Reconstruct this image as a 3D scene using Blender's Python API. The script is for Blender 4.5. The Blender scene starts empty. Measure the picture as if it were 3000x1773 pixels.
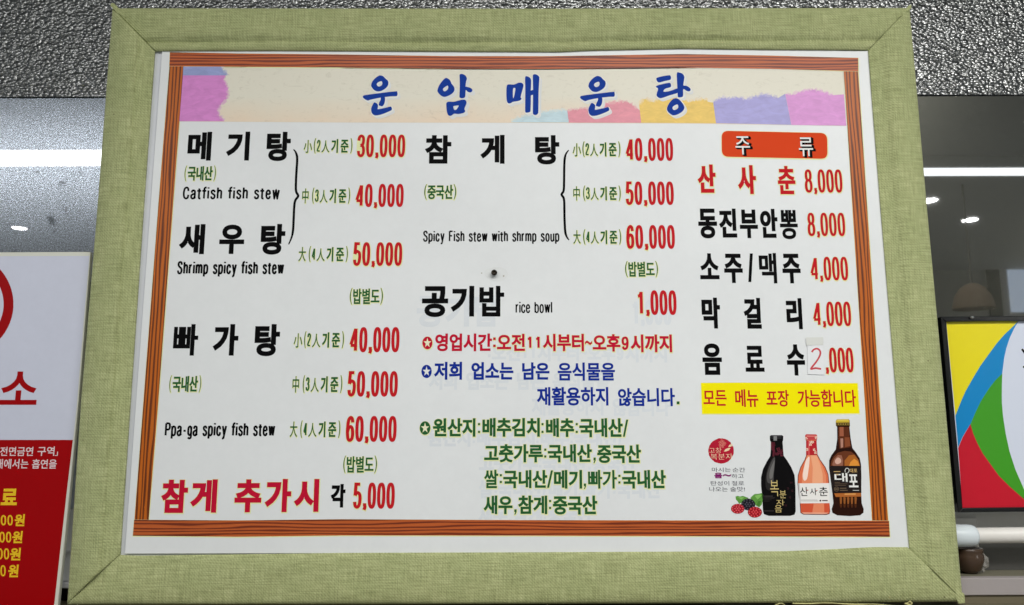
import bpy, math, random
from mathutils import Vector, Matrix
from mathutils.geometry import delaunay_2d_cdt
random.seed(7)
S = bpy.context.scene
COL = S.collection
PI = math.pi
# ------------------------------------------------------------------ camera
F_, CX, CY = 2350.0, 1500.0, 886.5          # focal length and centre in 3000 px wide picture units
CP = Vector((-0.0059, -1.2301, -0.21455))
pitch, yaw, roll = 0.154559, 0.002688, -0.003525
fwd = Vector((math.sin(yaw)*math.cos(pitch), math.cos(yaw)*math.cos(pitch), math.sin(pitch)))
rt0 = Vector((math.cos(yaw), -math.sin(yaw), 0)); up0 = rt0.cross(fwd)
RT = math.cos(roll)*rt0 + math.sin(roll)*up0
UP = -math.sin(roll)*rt0 + math.cos(roll)*up0
cd = bpy.data.cameras.new('camera'); cam = bpy.data.objects.new('camera', cd); COL.objects.link(cam)
cam.matrix_world = Matrix(((RT.x, UP.x, -fwd.x, CP.x), (RT.y, UP.y, -fwd.y, CP.y), (RT.z, UP.z, -fwd.z, CP.z), (0, 0, 0, 1)))
cd.sensor_width = 36; cd.lens = F_/3000*36; cd.clip_start = 0.02; cd.clip_end = 100
S.camera = cam
# ------------------------------------------------------------------ world, view
W = bpy.data.worlds.new('World'); S.world = W; W.use_nodes = True
bg = W.node_tree.nodes['Background']; bg.inputs[0].default_value = (0.86, 0.93, 1.0, 1); bg.inputs[1].default_value = 0.27
S.view_settings.view_transform = 'Standard'; S.view_settings.look = 'None'
S.view_settings.exposure = 0.0; S.view_settings.gamma = 1.0

def ray(px, py):
    return fwd*F_ + RT*(px-CX) - UP*(py-CY)
def at(px, py, Y):
    """point of the vertical plane y=Y that is seen at picture position px,py"""
    d = ray(px, py); return CP + d*((Y-CP.y)/d.y)
YW = 0.105                                   # face of the steel wall
def mirrored(px, py, t):
    """point of the room seen by reflection in the steel wall, t metres along the folded sight line"""
    p = CP + ray(px, py).normalized()*t
    return Vector((p.x, 2*YW-p.y, p.z))

# ------------------------------------------------------------------ lamps of the room
ZC = CP.z + 1.32                             # ceiling height
def ceil_hit(px, py, z):
    d = ray(px, py).normalized(); t = (z-CP.z)/d.z
    return mirrored(px, py, t)

# ------------------------------------------------------------------ helpers
def lin(c):
    c /= 255.0
    return c/12.92 if c <= 0.04045 else ((c+0.055)/1.055)**2.4
def rgb(r, g, b, k=1.0): return (lin(r)*k, lin(g)*k, lin(b)*k, 1)
MATS = {}
def mat(name, col, rough=0.5, metal=0.0, spec=0.4, bump=None, coat=0):
    if name in MATS: return MATS[name]
    m = bpy.data.materials.new(name); m.use_nodes = True
    b = m.node_tree.nodes['Principled BSDF']
    b.inputs['Base Color'].default_value = col; b.inputs['Roughness'].default_value = rough
    b.inputs['Metallic'].default_value = metal; b.inputs['Specular IOR Level'].default_value = spec
    b.inputs['Coat Weight'].default_value = coat
    if bump:
        N = m.node_tree.nodes; L = m.node_tree.links
        tc = N.new('ShaderNodeTexCoord'); nz = N.new('ShaderNodeTexNoise'); nz.inputs['Scale'].default_value = bump[0]; nz.inputs['Detail'].default_value = 3
        bp = N.new('ShaderNodeBump'); bp.inputs['Strength'].default_value = bump[1]; bp.inputs['Distance'].default_value = bump[2]
        L.new(tc.outputs['Object'], nz.inputs['Vector']); L.new(nz.outputs[0], bp.inputs['Height']); L.new(bp.outputs[0], b.inputs['Normal'])
    MATS[name] = m; return m

def node_mat(name):
    m = bpy.data.materials.new(name); m.use_nodes = True; MATS[name] = m
    N = m.node_tree.nodes; L = m.node_tree.links
    return m, N, L, N['Principled BSDF'], N.new('ShaderNodeTexCoord')
def ramp(N, stops, interp='LINEAR'):
    r = N.new('ShaderNodeValToRGB'); cr = r.color_ramp; cr.interpolation = interp
    while len(cr.elements) < len(stops): cr.elements.new(0.5)
    for e, (p, c) in zip(cr.elements, stops): e.position = p; e.color = c
    return r
def noise(N, L, vec, scale, detail=3, rough=0.5, mapping=None, dist=0):
    n = N.new('ShaderNodeTexNoise'); n.inputs['Scale'].default_value = scale; n.inputs['Detail'].default_value = detail
    n.inputs['Roughness'].default_value = rough; n.inputs['Distortion'].default_value = dist
    if mapping:
        mp = N.new('ShaderNodeMapping'); mp.inputs['Scale'].default_value = mapping
        L.new(vec, mp.inputs['Vector']); vec = mp.outputs[0]
    L.new(vec, n.inputs['Vector']); return n
def mix(N, L, fac, a, b, mode='MIX'):
    m = N.new('ShaderNodeMix'); m.data_type = 'RGBA'; m.blend_type = mode
    for i, v in ((0, fac), (6, a), (7, b)):
        if isinstance(v, (int, float, tuple)): m.inputs[i].default_value = v
        else: L.new(v, m.inputs[i])
    return m.outputs[2]

def link(name, verts, faces, m, parent=None, smooth=False, midx=None):
    me = bpy.data.meshes.new(name); me.from_pydata([tuple(v) for v in verts], [], faces)
    for x in (m if isinstance(m, list) else [m]): me.materials.append(x)
    if midx: me.polygons.foreach_set('material_index', midx)
    if smooth: me.polygons.foreach_set('use_smooth', [True]*len(me.polygons))
    me.update()
    o = bpy.data.objects.new(name, me); COL.objects.link(o)
    if parent: o.parent = parent
    return o
def empty(name, label, cat, group=None):
    o = bpy.data.objects.new(name, None); COL.objects.link(o); o['label'] = label; o['category'] = cat
    if group: o['group'] = group
    return o
def tag(o, label, cat, group=None):
    o['label'] = label; o['category'] = cat
    if group: o['group'] = group
    return o
def struct(o): o['kind'] = 'structure'; return o
def boxv(x0, x1, y0, y1, z0, z1):
    v = [(x, y, z) for z in (z0, z1) for y in (y0, y1) for x in (x0, x1)]
    f = [(0, 2, 3, 1), (4, 5, 7, 6), (0, 1, 5, 4), (2, 6, 7, 3), (0, 4, 6, 2), (1, 3, 7, 5)]
    return v, f
def box(name, x0, x1, y0, y1, z0, z1, m, parent=None, bevel=0):
    v, f = boxv(x0, x1, y0, y1, z0, z1); o = link(name, v, f, m, parent)
    if bevel:
        b = o.modifiers.new('bevel', 'BEVEL'); b.width = bevel; b.segments = 2
    return o

# ------------------------------------------------------------------ materials
def paper_mat(name, c, rough=0.36, warp=0.75):
    m, N, L, b, tc = node_mat(name)
    n1 = noise(N, L, tc.outputs['Object'], 3.0, 4, 0.6)
    n2 = noise(N, L, tc.outputs['Object'], 60.0, 5, 0.7)
    r1 = ramp(N, [(0.3, tuple(x*0.955 for x in c[:3])+(1,)), (0.7, c)]); L.new(n1.outputs[0], r1.inputs[0])
    r2 = ramp(N, [(0.3, (0.965, 0.965, 0.965, 1)), (0.7, (1, 1, 1, 1))]); L.new(n2.outputs[0], r2.inputs[0])
    L.new(mix(N, L, 1.0, r1.outputs[0], r2.outputs[0], 'MULTIPLY'), b.inputs['Base Color'])
    b.inputs['Roughness'].default_value = rough; b.inputs['Specular IOR Level'].default_value = 0.35
    n3 = noise(N, L, tc.outputs['Object'], 2.2, 2, 0.4)
    bp = N.new('ShaderNodeBump'); bp.inputs['Strength'].default_value = warp; bp.inputs['Distance'].default_value = 0.02
    L.new(n3.outputs[0], bp.inputs['Height']); L.new(bp.outputs[0], b.inputs['Normal'])
    return m
M_sheet = paper_mat('white_laminated_paper', rgb(229, 231, 231))
M_back = paper_mat('white_backing_card', rgb(214, 216, 222))
M_patch = paper_mat('white_patch_paper', rgb(232, 233, 234))

def fabric_mat(name, seed, dark=1.0):
    m, N, L, b, tc = node_mat(name)
    base = rgb(179, 183, 134)
    o = tc.outputs['Object']
    mp = N.new('ShaderNodeMapping'); mp.inputs['Location'].default_value = (seed, 0, seed*1.7); L.new(o, mp.inputs['Vector']); v = mp.outputs[0]
    h = noise(N, L, v, 1.0, 4, 0.62, (28, 3, 520)); w = noise(N, L, v, 1.0, 4, 0.62, (560, 3, 30))
    big = noise(N, L, v, 14, 3, 0.6)
    rh = ramp(N, [(0.30, (0.70, 0.71, 0.65, 1)), (0.47, (0.88, 0.89, 0.86, 1)), (0.62, (1.08, 1.08, 1.10, 1))]); L.new(h.outputs[0], rh.inputs[0])
    rw = ramp(N, [(0.30, (0.72, 0.73, 0.68, 1)), (0.47, (0.90, 0.91, 0.88, 1)), (0.62, (1.08, 1.08, 1.10, 1))]); L.new(w.outputs[0], rw.inputs[0])
    rb = ramp(N, [(0.3, (0.90, 0.92, 0.88, 1)), (0.7, (1.04, 1.03, 1.03, 1))]); L.new(big.outputs[0], rb.inputs[0])
    c = mix(N, L, 1.0, base, rh.outputs[0], 'MULTIPLY'); c = mix(N, L, 1.0, c, rw.outputs[0], 'MULTIPLY'); c = mix(N, L, 1.0, c, rb.outputs[0], 'MULTIPLY')
    # twill lines
    wv = N.new('ShaderNodeTexWave'); wv.wave_type = 'BANDS'; wv.bands_direction = 'DIAGONAL'
    mw = N.new('ShaderNodeMapping'); mw.inputs['Scale'].default_value = (1, 0, 1); L.new(v, mw.inputs['Vector'])
    L.new(mw.outputs[0], wv.inputs['Vector']); wv.inputs['Scale'].default_value = 130; wv.inputs['Distortion'].default_value = 1.5; wv.inputs['Detail Scale'].default_value = 3
    rv = ramp(N, [(0.0, (0.86, 0.87, 0.83, 1)), (1.0, (1.06, 1.06, 1.06, 1))]); L.new(wv.outputs[1], rv.inputs[0])
    c = mix(N, L, 0.8, c, mix(N, L, 1.0, c, rv.outputs[0], 'MULTIPLY'))
    # small dirt specks
    vo = N.new('ShaderNodeTexVoronoi'); vo.inputs['Scale'].default_value = 22; L.new(v, vo.inputs['Vector'])
    sp = ramp(N, [(0.016, (1, 1, 1, 1)), (0.034, (0, 0, 0, 1))]); L.new(vo.outputs['Distance'], sp.inputs[0])
    c = mix(N, L, sp.outputs[0], c, rgb(92, 84, 52))
    L.new(c, b.inputs['Base Color'])
    b.inputs['Roughness'].default_value = 0.75; b.inputs['Specular IOR Level'].default_value = 0.25
    b.inputs['Sheen Weight'].default_value = 0.15
    ad = N.new('ShaderNodeMath'); ad.operation = 'ADD'; L.new(h.outputs[0], ad.inputs[0]); L.new(w.outputs[0], ad.inputs[1])
    ad2 = N.new('ShaderNodeMath'); ad2.operation = 'ADD'; L.new(ad.outputs[0], ad2.inputs[0]); L.new(wv.outputs[1], ad2.inputs[1])
    bp = N.new('ShaderNodeBump'); bp.inputs['Strength'].default_value = 0.5; bp.inputs['Distance'].default_value = 0.0006
    L.new(ad2.outputs[0], bp.inputs['Height']); L.new(bp.outputs[0], b.inputs['Normal'])
    return m
M_fab = [fabric_mat('green_linen_cloth_%s' % 'abcd'[i], 1.3*i) for i in range(4)]

def wood_print(name, vertical, base, line):
    m, N, L, b, tc = node_mat(name)
    o = tc.outputs['Object']
    mp = N.new('ShaderNodeMapping'); mp.inputs['Scale'].default_value = ((1, 1, 0.06) if vertical else (0.06, 1, 1)); L.new(o, mp.inputs['Vector'])
    nz = noise(N, L, mp.outputs[0], 90 if not vertical else 80, 2, 0.5)
    sx = N.new('ShaderNodeSeparateXYZ'); L.new(o, sx.inputs[0])
    a = N.new('ShaderNodeMath'); a.operation = 'MULTIPLY_ADD'; L.new(sx.outputs[0 if vertical else 2], a.inputs[0]); a.inputs[1].default_value = 2*PI*185
    nm = N.new('ShaderNodeMath'); nm.operation = 'MULTIPLY'; L.new(nz.outputs[0], nm.inputs[0]); nm.inputs[1].default_value = 13; L.new(nm.outputs[0], a.inputs[2])
    s = N.new('ShaderNodeMath'); s.operation = 'SINE'; L.new(a.outputs[0], s.inputs[0])
    r = ramp(N, [(0.0, base), (0.45, tuple(x*0.9 for x in base[:3])+(1,)), (0.86, line)])
    ms = N.new('ShaderNodeMath'); ms.operation = 'MULTIPLY_ADD'; L.new(s.outputs[0], ms.inputs[0]); ms.inputs[1].default_value = 0.5; ms.inputs[2].default_value = 0.5
    L.new(ms.outputs[0], r.inputs[0])
    L.new(r.outputs[0], b.inputs['Base Color']); b.inputs['Roughness'].default_value = 0.42; b.inputs['Specular IOR Level'].default_value = 0.35
    return m
M_woodh = wood_print('printed_wood_across', False, rgb(188, 90, 38), rgb(112, 42, 16))
M_woodv = wood_print('printed_wood_upright', True, rgb(190, 96, 16), rgb(102, 44, 6))

def mottled(name, c, amount=0.10, scale=40, alpha=1.0):
    if name in MATS: return MATS[name]
    m, N, L, b, tc = node_mat(name)
    n = noise(N, L, tc.outputs['Object'], scale, 6, 0.65, (1, 1, 2.5), 0.8)
    lo = tuple(x*(1-amount*1.3) for x in c[:3])+(1,); hi = tuple(min(1, x*(1+amount)+amount*0.1) for x in c[:3])+(1,)
    r = ramp(N, [(0.3, lo), (0.7, hi)]); L.new(n.outputs[0], r.inputs[0]); L.new(r.outputs[0], b.inputs['Base Color'])
    b.inputs['Roughness'].default_value = 0.42; b.inputs['Specular IOR Level'].default_value = 0.35; b.inputs['Alpha'].default_value = alpha
    return m
def ink(name, r, g, b):
    return mat('ink_'+name, rgb(r, g, b), 0.55, 0, 0.04)
K_black = ink('black', 8, 8, 9); K_red = ink('red', 192, 30, 38); K_crim = ink('crimson', 190, 22, 52)
K_green = ink('green', 40, 92, 50); K_blue = ink('blue', 24, 48, 142); K_title = ink('title_blue', 27, 62, 152)
K_halo = ink('pale_yellow', 228, 230, 176); K_yel = ink('yellow', 246, 232, 10); K_white = ink('white', 232, 232, 228)
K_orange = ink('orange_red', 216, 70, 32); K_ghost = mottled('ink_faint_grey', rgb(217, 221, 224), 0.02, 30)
K_shade = ink('light_grey', 222, 223, 222)

# ------------------------------------------------------------------ flat shapes in picture units -> triangles
def area(c): return 0.5*sum(c[i-1][0]*c[i][1]-c[i][0]*c[i-1][1] for i in range(len(c)))
def inside(p, c):
    r = False; x, y = p
    for i in range(len(c)):
        (x1, y1), (x2, y2) = c[i-1], c[i]
        if (y1 > y) != (y2 > y) and x < (x2-x1)*(y-y1)/(y2-y1)+x1: r = not r
    return r
def dilate(c, d, sign):
    """move a closed contour outwards (sign +1, filled side) or inwards (hole)"""
    if abs(d) < 1e-6: return c
    if area(c) < 0: c = c[::-1]
    out = []; n = len(c)
    for i in range(n):
        ax, ay = c[i-1]; bx, by = c[i]; ex, ey = c[(i+1) % n]
        u = Vector((bx-ax, by-ay)); v = Vector((ex-bx, ey-by))
        if u.length < 1e-9 or v.length < 1e-9: continue
        u.normalize(); v.normalize()
        n1 = Vector((u.y, -u.x)); n2 = Vector((v.y, -v.x)); m = n1+n2
        if m.length < 1e-6: m = n1.copy()
        m.normalize(); k = max(0.45, m.dot(n1))
        out.append((bx+m.x*d/k*sign, by+m.y*d/k*sign))
    return out
def clean(c, eps=0.02):
    r = []
    for p in c:
        if not r or abs(p[0]-r[-1][0])+abs(p[1]-r[-1][1]) > eps: r.append(p)
    while len(r) > 1 and abs(r[0][0]-r[-1][0])+abs(r[0][1]-r[-1][1]) < eps: r.pop()
    return r
def fill(contours, signs=None):
    """contours -> (verts2d, faces); overlapping contours are joined, holes are kept"""
    cs, sg = [], []
    for i, c in enumerate(contours):
        c = clean(c)
        if len(c) > 2:
            if area(c) < 0: c = c[::-1]
            cs.append(c); sg.append(None if signs is None else signs[i])
    for i, c in enumerate(cs):
        if sg[i] is None:
            sg[i] = 1 if sum(inside(c[0], o) for j, o in enumerate(cs) if j != i) % 2 == 0 else -1
    V, Fc = [], []
    for c in cs:
        Fc.append(list(range(len(V), len(V)+len(c)))); V += [Vector(p) for p in c]
    if not V: return [], []
    most = sum(abs(area(c)) for c, g in zip(cs, sg) if g > 0)*1.001+0.5
    jit = random.Random(1)
    for attempt in range(6):
        ov, oe, of, a, b, oi = delaunay_2d_cdt(V, [], Fc, 0, 1e-4, True)
        faces = [tuple(f) for f, src in zip(of, oi) if sum(sg[k] for k in src) > 0]
        if sum(abs(area([ov[i] for i in f])) for f in faces) <= most: break
        V = [p+Vector((jit.uniform(-.02, .02), jit.uniform(-.02, .02))) for p in V]
    used = sorted({i for f in faces for i in f}); mp = {k: i for i, k in enumerate(used)}
    return [tuple(ov[k]) for k in used], [tuple(mp[i] for i in f) for f in faces]

# ------------------------------------------------------------------ lettering outlines
_tc = {}
def glyphs(s):
    """outlines of a string in Blender's own font, y up"""
    if s in _tc: return _tc[s]
    c = bpy.data.curves.new('t', 'FONT'); c.body = s; o = bpy.data.objects.new('t', c); COL.objects.link(o)
    dg = bpy.context.evaluated_depsgraph_get(); dg.update()
    k = o.evaluated_get(dg).to_curve(dg); out = []
    for sp in k.splines:
        P = sp.bezier_points; n = len(P); pts = []
        for i in range(n):
            a, b = P[i], P[(i+1) % n]
            p0, p1, p2, p3 = a.co, a.handle_right, b.handle_left, b.co
            st = (p3-p0).length
            straight = abs((p1-p0).cross(p3-p0).z) < 1e-4*st and abs((p2-p0).cross(p3-p0).z) < 1e-4*st
            for j in range(1 if straight else 5):
                t = j/5; q = p0*(1-t)**3+p1*3*t*(1-t)**2+p2*3*t*t*(1-t)+p3*t**3; pts.append((q.x, q.y))
        pts = clean(pts, 1e-5)
        if len(pts) > 2: out.append(pts)
    bpy.data.objects.remove(o); bpy.data.curves.remove(c)
    sg = [1 if sum(inside(a[0], b) for j, b in enumerate(out) if j != i) % 2 == 0 else -1 for i, a in enumerate(out)]
    _tc[s] = (out, sg); return out, sg
def lean(x, y): return (x-1504)/(y+14127)

def place(cs, bb, box, slope=0.0):
    """map outline box bb (y up) to picture box (x0,y0,x1,y1), leaning as upright lines do there"""
    x0, y0, x1, y1 = box; xm, ym = (x0+x1)/2, (y0+y1)/2; h = y1-y0
    w = (x1-x0)-abs(lean(xm, ym))*h*0.8
    out = []
    for c in cs:
        r = []
        for (u, v) in c:
            a = (u-bb[0])/(bb[2]-bb[0]); b = (v-bb[1])/(bb[3]-bb[1])
            x = xm+(a-0.5)*w; y = y1-b*h+slope*(x-xm)
            r.append((x+lean(x, y)*(y-ym), y))
        out.append(r)
    return out
def han(s, box, bold=0.028, slope=0.0):
    cs, sg = glyphs(s)
    bb = (min(p[0] for c in cs for p in c), min(p[1] for c in cs for p in c), max(p[0] for c in cs for p in c), max(p[1] for c in cs for p in c))
    d = bold*(box[3]-box[1])*(0.72 if bold > 0.015 and any(ch in '빠맥뽕쌀' for ch in s) else 0.8 if bold > 0.015 and any(ch in '별활않춘훟식물습밥' for ch in s) else 1)
    x0, y0, x1, y1 = box
    pl = place(cs, bb, (x0+d, y0+d, x1-d, y1-d), slope)
    return [(dilate(c, d, g), g) for c, g in zip(pl, sg)]

def cat(pts, n=5, closed=False):
    """smooth curve through points"""
    r = []; N_ = len(pts)
    seg = N_ if closed else N_-1
    for i in range(seg):
        p0 = pts[(i-1) % N_] if closed or i > 0 else pts[0]; p1 = pts[i]; p2 = pts[(i+1) % N_]; p3 = pts[(i+2) % N_] if closed or i+2 < N_ else pts[-1]
        for j in range(n):
            t = j/n
            r.append(tuple(0.5*(2*p1[k]+(p2[k]-p0[k])*t+(2*p0[k]-5*p1[k]+4*p2[k]-p3[k])*t*t+(3*p1[k]-p0[k]-3*p2[k]+p3[k])*t**3) for k in (0, 1)))
    if not closed: r.append(tuple(pts[-1]))
    return r
def ell(cx, cy, rx, ry, n=28, e=2.3):
    return [(cx+rx*math.copysign(abs(math.cos(a))**(2/e), math.cos(a)), cy+ry*math.copysign(abs(math.sin(a))**(2/e), math.sin(a))) for a in [2*PI*(i+0.5)/n for i in range(n)]]
def band(pts, w, closed=False, ws=None):
    """a stroke of half width w as short overlapping pieces with filled joints"""
    n = len(pts)
    if closed:                                        # a ring: outer and inner edge
        Lf, Rt = [], []
        for i in range(n):
            a, b, c = Vector(pts[i-1]), Vector(pts[i]), Vector(pts[(i+1) % n]); u = (b-a).normalized(); v = (c-b).normalized()
            m = (Vector((u.y, -u.x))+Vector((v.y, -v.x))).normalized(); k = max(0.7, m.dot(Vector((u.y, -u.x))))
            Lf.append(tuple(b+m*w/k)); Rt.append(tuple(b-m*w/k))
        A_, B_ = (Lf, Rt) if abs(area(Lf)) > abs(area(Rt)) else (Rt, Lf)
        return [(A_, 1), (B_, -1)]
    out = []; prev = None; pts = clean(pts, 0.05) if n > 2 else pts
    if ws is not None and len(ws) != len(pts): ws = ws[:len(pts)]
    for i in range(len(pts)-1):
        a, b = Vector(pts[i]), Vector(pts[i+1]); u = (b-a).normalized(); q = Vector((u.y, -u.x))
        ha, hb = (w, w) if ws is None else (ws[i], ws[i+1])
        quad = [a+q*ha, b+q*hb, b-q*hb, a-q*ha]
        out.append(([tuple(p) for p in quad], 1))
        if prev is not None:
            for sg in (1, -1):
                t = [tuple(a), tuple(a+prev*ha*sg), tuple(a+q*ha*sg)]
                if abs(area(t)) > 0.01:
                    m = (prev+q); m = m.normalized() if m.length > 0.3 else q
                    k = max(0.6, m.dot(q)); t = [tuple(a), tuple(a+prev*ha*sg), tuple(a+m*ha*sg/k), tuple(a+q*ha*sg)]
                    out.append((t, 1))
        prev = q
    return out
# own condensed letters: centre lines, cap height 1
def s_(*p): return ('l', list(p))
def c_(*p): return ('c', list(p))
def o_(*a): return ('o', ell(*a))
BOWL = c_((0, .5), (.04, .68), (.12, .74), (.21, .64), (.23, .37), (.21, .1), (.12, 0), (.04, .06), (0, .24))
ARCH = c_((0, .5), (.05, .68), (.13, .74), (.2, .66), (.21, .5), (.21, .3), (.21, 0))
GL = {
 '0': (.26, [o_(.13, .5, .13, .5, 32, 2.5)]),
 '1': (.20, [s_((.17, 0), (.17, 1)), c_((.0, .80), (.09, .82), (.14, .9), (.17, .98))]),
 '2': (.26, [c_((0, .72), (.03, .92), (.13, 1), (.24, .9), (.25, .72), (.19, .52), (.08, .3), (.01, .12), (0, 0)), s_((-.02, 0), (.27, 0))]),
 '3': (.26, [c_((0, .76), (.03, .93), (.13, 1), (.23, .93), (.25, .76), (.21, .58), (.09, .53)), c_((.09, .53), (.22, .47), (.265, .28), (.23, .08), (.13, 0), (.02, .07), (-.01, .25))]),
 '4': (.27, [s_((.205, 0), (.205, 1)), s_((.19, .98), (-.035, .28)), s_((-.05, .24), (.29, .24))]),
 '5': (.26, [s_((.25, 1), (.045, 1), (.01, .5)), c_((.01, .5), (.07, .6), (.14, .63), (.24, .55), (.265, .33), (.22, .08), (.12, 0), (.03, .06), (0, .23))]),
 '6': (.26, [c_((.25, .78), (.22, .94), (.14, 1), (.04, .88), (0, .55), (0, .3), (.04, .06), (.13, 0), (.23, .08), (.26, .3), (.23, .52), (.14, .6), (.05, .53), (0, .38))]),
 '8': (.26, [o_(.13, .77, .115, .23), o_(.13, .27, .135, .27)]),
 '9': (.26, [c_((.01, .22), (.04, .06), (.12, 0), (.22, .12), (.26, .45), (.26, .7), (.22, .94), (.13, 1), (.03, .92), (0, .7), (.03, .48), (.12, .4), (.21, .47), (.26, .62))]),
 ',': (.06, [s_((.03, .17), (.03, .04)), s_((.05, .07), (.045, -.02), (.005, -.12))]),
 '-': (.16, [s_((0, .38), (.16, .38))]),
 'a': (.22, [c_((.01, .54), (.04, .7), (.11, .74), (.19, .68), (.205, .5), (.205, .3), (.21, .08), (.25, 0)), c_((.205, .44), (.1, .39), (.0, .28), (0, .1), (.07, 0), (.15, .03), (.2, .18))]),
 'b': (.23, [s_((0, 0), (0, 1)), BOWL]),
 'c': (.21, [c_((.21, .5), (.19, .67), (.11, .74), (.02, .62), (0, .37), (.02, .12), (.11, 0), (.19, .07), (.215, .26))]),
 'e': (.22, [s_((0, .4), (.22, .4)), c_((.22, .4), (.2, .63), (.11, .74), (.02, .62), (0, .37), (.02, .12), (.11, 0), (.19, .06), (.22, .22))]),
 'f': (.11, [c_((.05, 0), (.05, .5), (.05, .84), (.09, .98), (.18, 1)), s_((-.07, .7), (.17, .7))]),
 'g': (.21, [c_((.21, .74), (.21, .3), (.21, -.1), (.17, -.22), (.09, -.25), (.0, -.17)), c_((.21, .5), (.17, .68), (.1, .74), (.02, .64), (0, .37), (.02, .12), (.1, .02), (.17, .08), (.21, .26))]),
 'h': (.21, [s_((0, 0), (0, 1)), ARCH]),
 'i': (.0, [s_((0, 0), (0, .74)), s_((0, .9), (0, 1.02))]),
 'l': (.0, [s_((0, 0), (0, 1))]),
 'm': (.38, [s_((0, 0), (0, .78)), c_((0, .5), (.04, .68), (.1, .74), (.17, .68), (.19, .5), (.19, .3), (.19, 0)), c_((.19, .5), (.23, .68), (.29, .74), (.36, .68), (.38, .5), (.38, .3), (.38, 0))]),
 'o': (.23, [o_(.115, .37, .115, .37, 24)]),
 'p': (.23, [s_((0, -.27), (0, .78)), BOWL]),
 'r': (.13, [s_((0, 0), (0, .78)), c_((0, .45), (.03, .63), (.09, .72), (.15, .73))]),
 's': (.20, [c_((.2, .56), (.17, .7), (.1, .74), (.02, .67), (.02, .53), (.09, .42), (.17, .34), (.21, .22), (.18, .06), (.1, 0), (.03, .05), (0, .2))]),
 't': (.12, [c_((.05, .92), (.05, .5), (.05, .1), (.08, .01), (.15, 0)), s_((-.07, .7), (.17, .7))]),
 'u': (.21, [c_((0, .74), (0, .4), (0, .2), (.03, .05), (.1, 0), (.18, .08), (.21, .26)), s_((.21, .78), (.21, 0))]),
 'w': (.34, [s_((0, .78), (.08, 0), (.17, .76), (.26, 0), (.34, .78))]),
 'y': (.23, [s_((0, .78), (.115, .04)), c_((.23, .78), (.17, .38), (.12, .02), (.09, -.18), (.05, -.25), (-.02, -.25))]),
 'C': (.28, [c_((.27, .68), (.24, .92), (.15, 1), (.04, .88), (0, .5), (.04, .12), (.15, 0), (.25, .09), (.28, .34))]),
 'S': (.26, [c_((.25, .76), (.22, .94), (.13, 1), (.03, .92), (.02, .72), (.11, .56), (.21, .46), (.26, .28), (.22, .07), (.12, 0), (.03, .07), (0, .26))]),
 'P': (.26, [s_((0, 0), (0, 1)), c_((0, 1), (.1, 1), (.2, .98), (.26, .87), (.26, .62), (.2, .5), (.1, .48), (0, .48))]),
 'F': (.22, [s_((0, 0), (0, 1.0)), s_((0, 1), (.24, 1)), s_((0, .54), (.2, .54))]),
}
def lat(s, box, wt=0.115, slope=0.0, gap=None):
    """box: left, cap top, right, base line; wt: stroke as a part of the height"""
    x0, y0, x1, y1 = box; sw = wt*(y1-y0)
    g = gap if gap is not None else 0.065
    k = 1/(1-wt); xs = 0; L_ = []
    for ch in s:
        if ch == ' ': xs += .29; continue
        w, st = GL[ch]
        if ch.isdigit(): w = .265
        L_.append((xs, st)); xs += w+wt*k+g*(0.8 if ch in ',' else 1)
    letters = [[(kind, [(p[0]+xo, p[1]) for p in pts]) for kind, pts in st] for xo, st in L_]
    ax = min(p[0] for l in letters for _, q in l for p in q); bx = max(p[0] for l in letters for _, q in l for p in q)
    groups = []
    for l in letters:
        out = []
        for kind, q in l:
            q = place([q], (ax, 0, bx, 1), (x0+sw/2, y0+sw/2, x1-sw/2, y1-sw/2), slope)[0]
            if kind == 'c': q = cat(q, 4)
            out += band(q, sw/2, kind == 'o')
        groups.append(out)
    return groups
def disc(cx, cy, rx, ry, n=28): return [(cx+rx*math.cos(2*PI*i/n), cy+ry*math.sin(2*PI*i/n)) for i in range(n)]

class Crop:
    def __init__(s, x, y, k): s.x, s.y, s.k = x, y, k
    def b(s, x0, y0, x1, y1): return (s.x+x0/s.k, s.y+y0/s.k, s.x+x1/s.k, s.y+y1/s.k)
    def p(s, *pts): return [(s.x+a/s.k, s.y+b/s.k) for a, b in pts]
k_ = 2.473
A, B, C = Crop(0, 0, k_), Crop(1000, 0, k_), Crop(2000, 0, k_)
D, E, G_ = Crop(0, 600, k_), Crop(1000, 600, k_), Crop(0, 1173, k_)
FF, H, I = Crop(2000, 600, k_), Crop(1000, 1173, k_), Crop(2000, 1173, k_)
J, K, L_c = Crop(500, 360, 3.4875), Crop(480, 780, 3.4875), Crop(440, 1180, 3.304)
Mc, Nc = Crop(2060, 1220, 4.6375), Crop(2220, 1220, 4.6375)
T1, T2 = Crop(1050, 190, 6.2775), Crop(1450, 190, 4.185)
O = Crop(2700, 1500, 5.4367); Q = Crop(150, 1450, 4.596)

YP = 0.0085                                  # face of the menu sheet
def flat(name, parts, m, parent, Y, layer=1, shift=(0, 0), grow=0, separate=True):
    """flat print; parts = groups of (contour, sign)"""
    V, Fa = [], []
    yy = Y-0.00005*layer
    for grp in parts:
        cs = [c for c, g in grp]; sg = [g for c, g in grp]
        if grow: cs = [dilate(c, grow, g) for c, g in grp]
        v, f = fill([[(x+shift[0], y+shift[1]) for x, y in c] for c in cs], sg)
        o = len(V); V += [at(x, y, yy) for x, y in v]; Fa += [tuple(i+o for i in t) for t in f]
    # face the camera
    ff = []
    for t in Fa:
        a, b, c = (V[i] for i in t)
        ff.append(t if (b-a).cross(c-a).y < 0 else t[::-1])
    return link(name, V, ff, m, parent)
def poly(pts, smooth=0, closed=True): return [(cat(pts, smooth, True) if smooth else pts, 1)]

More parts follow.
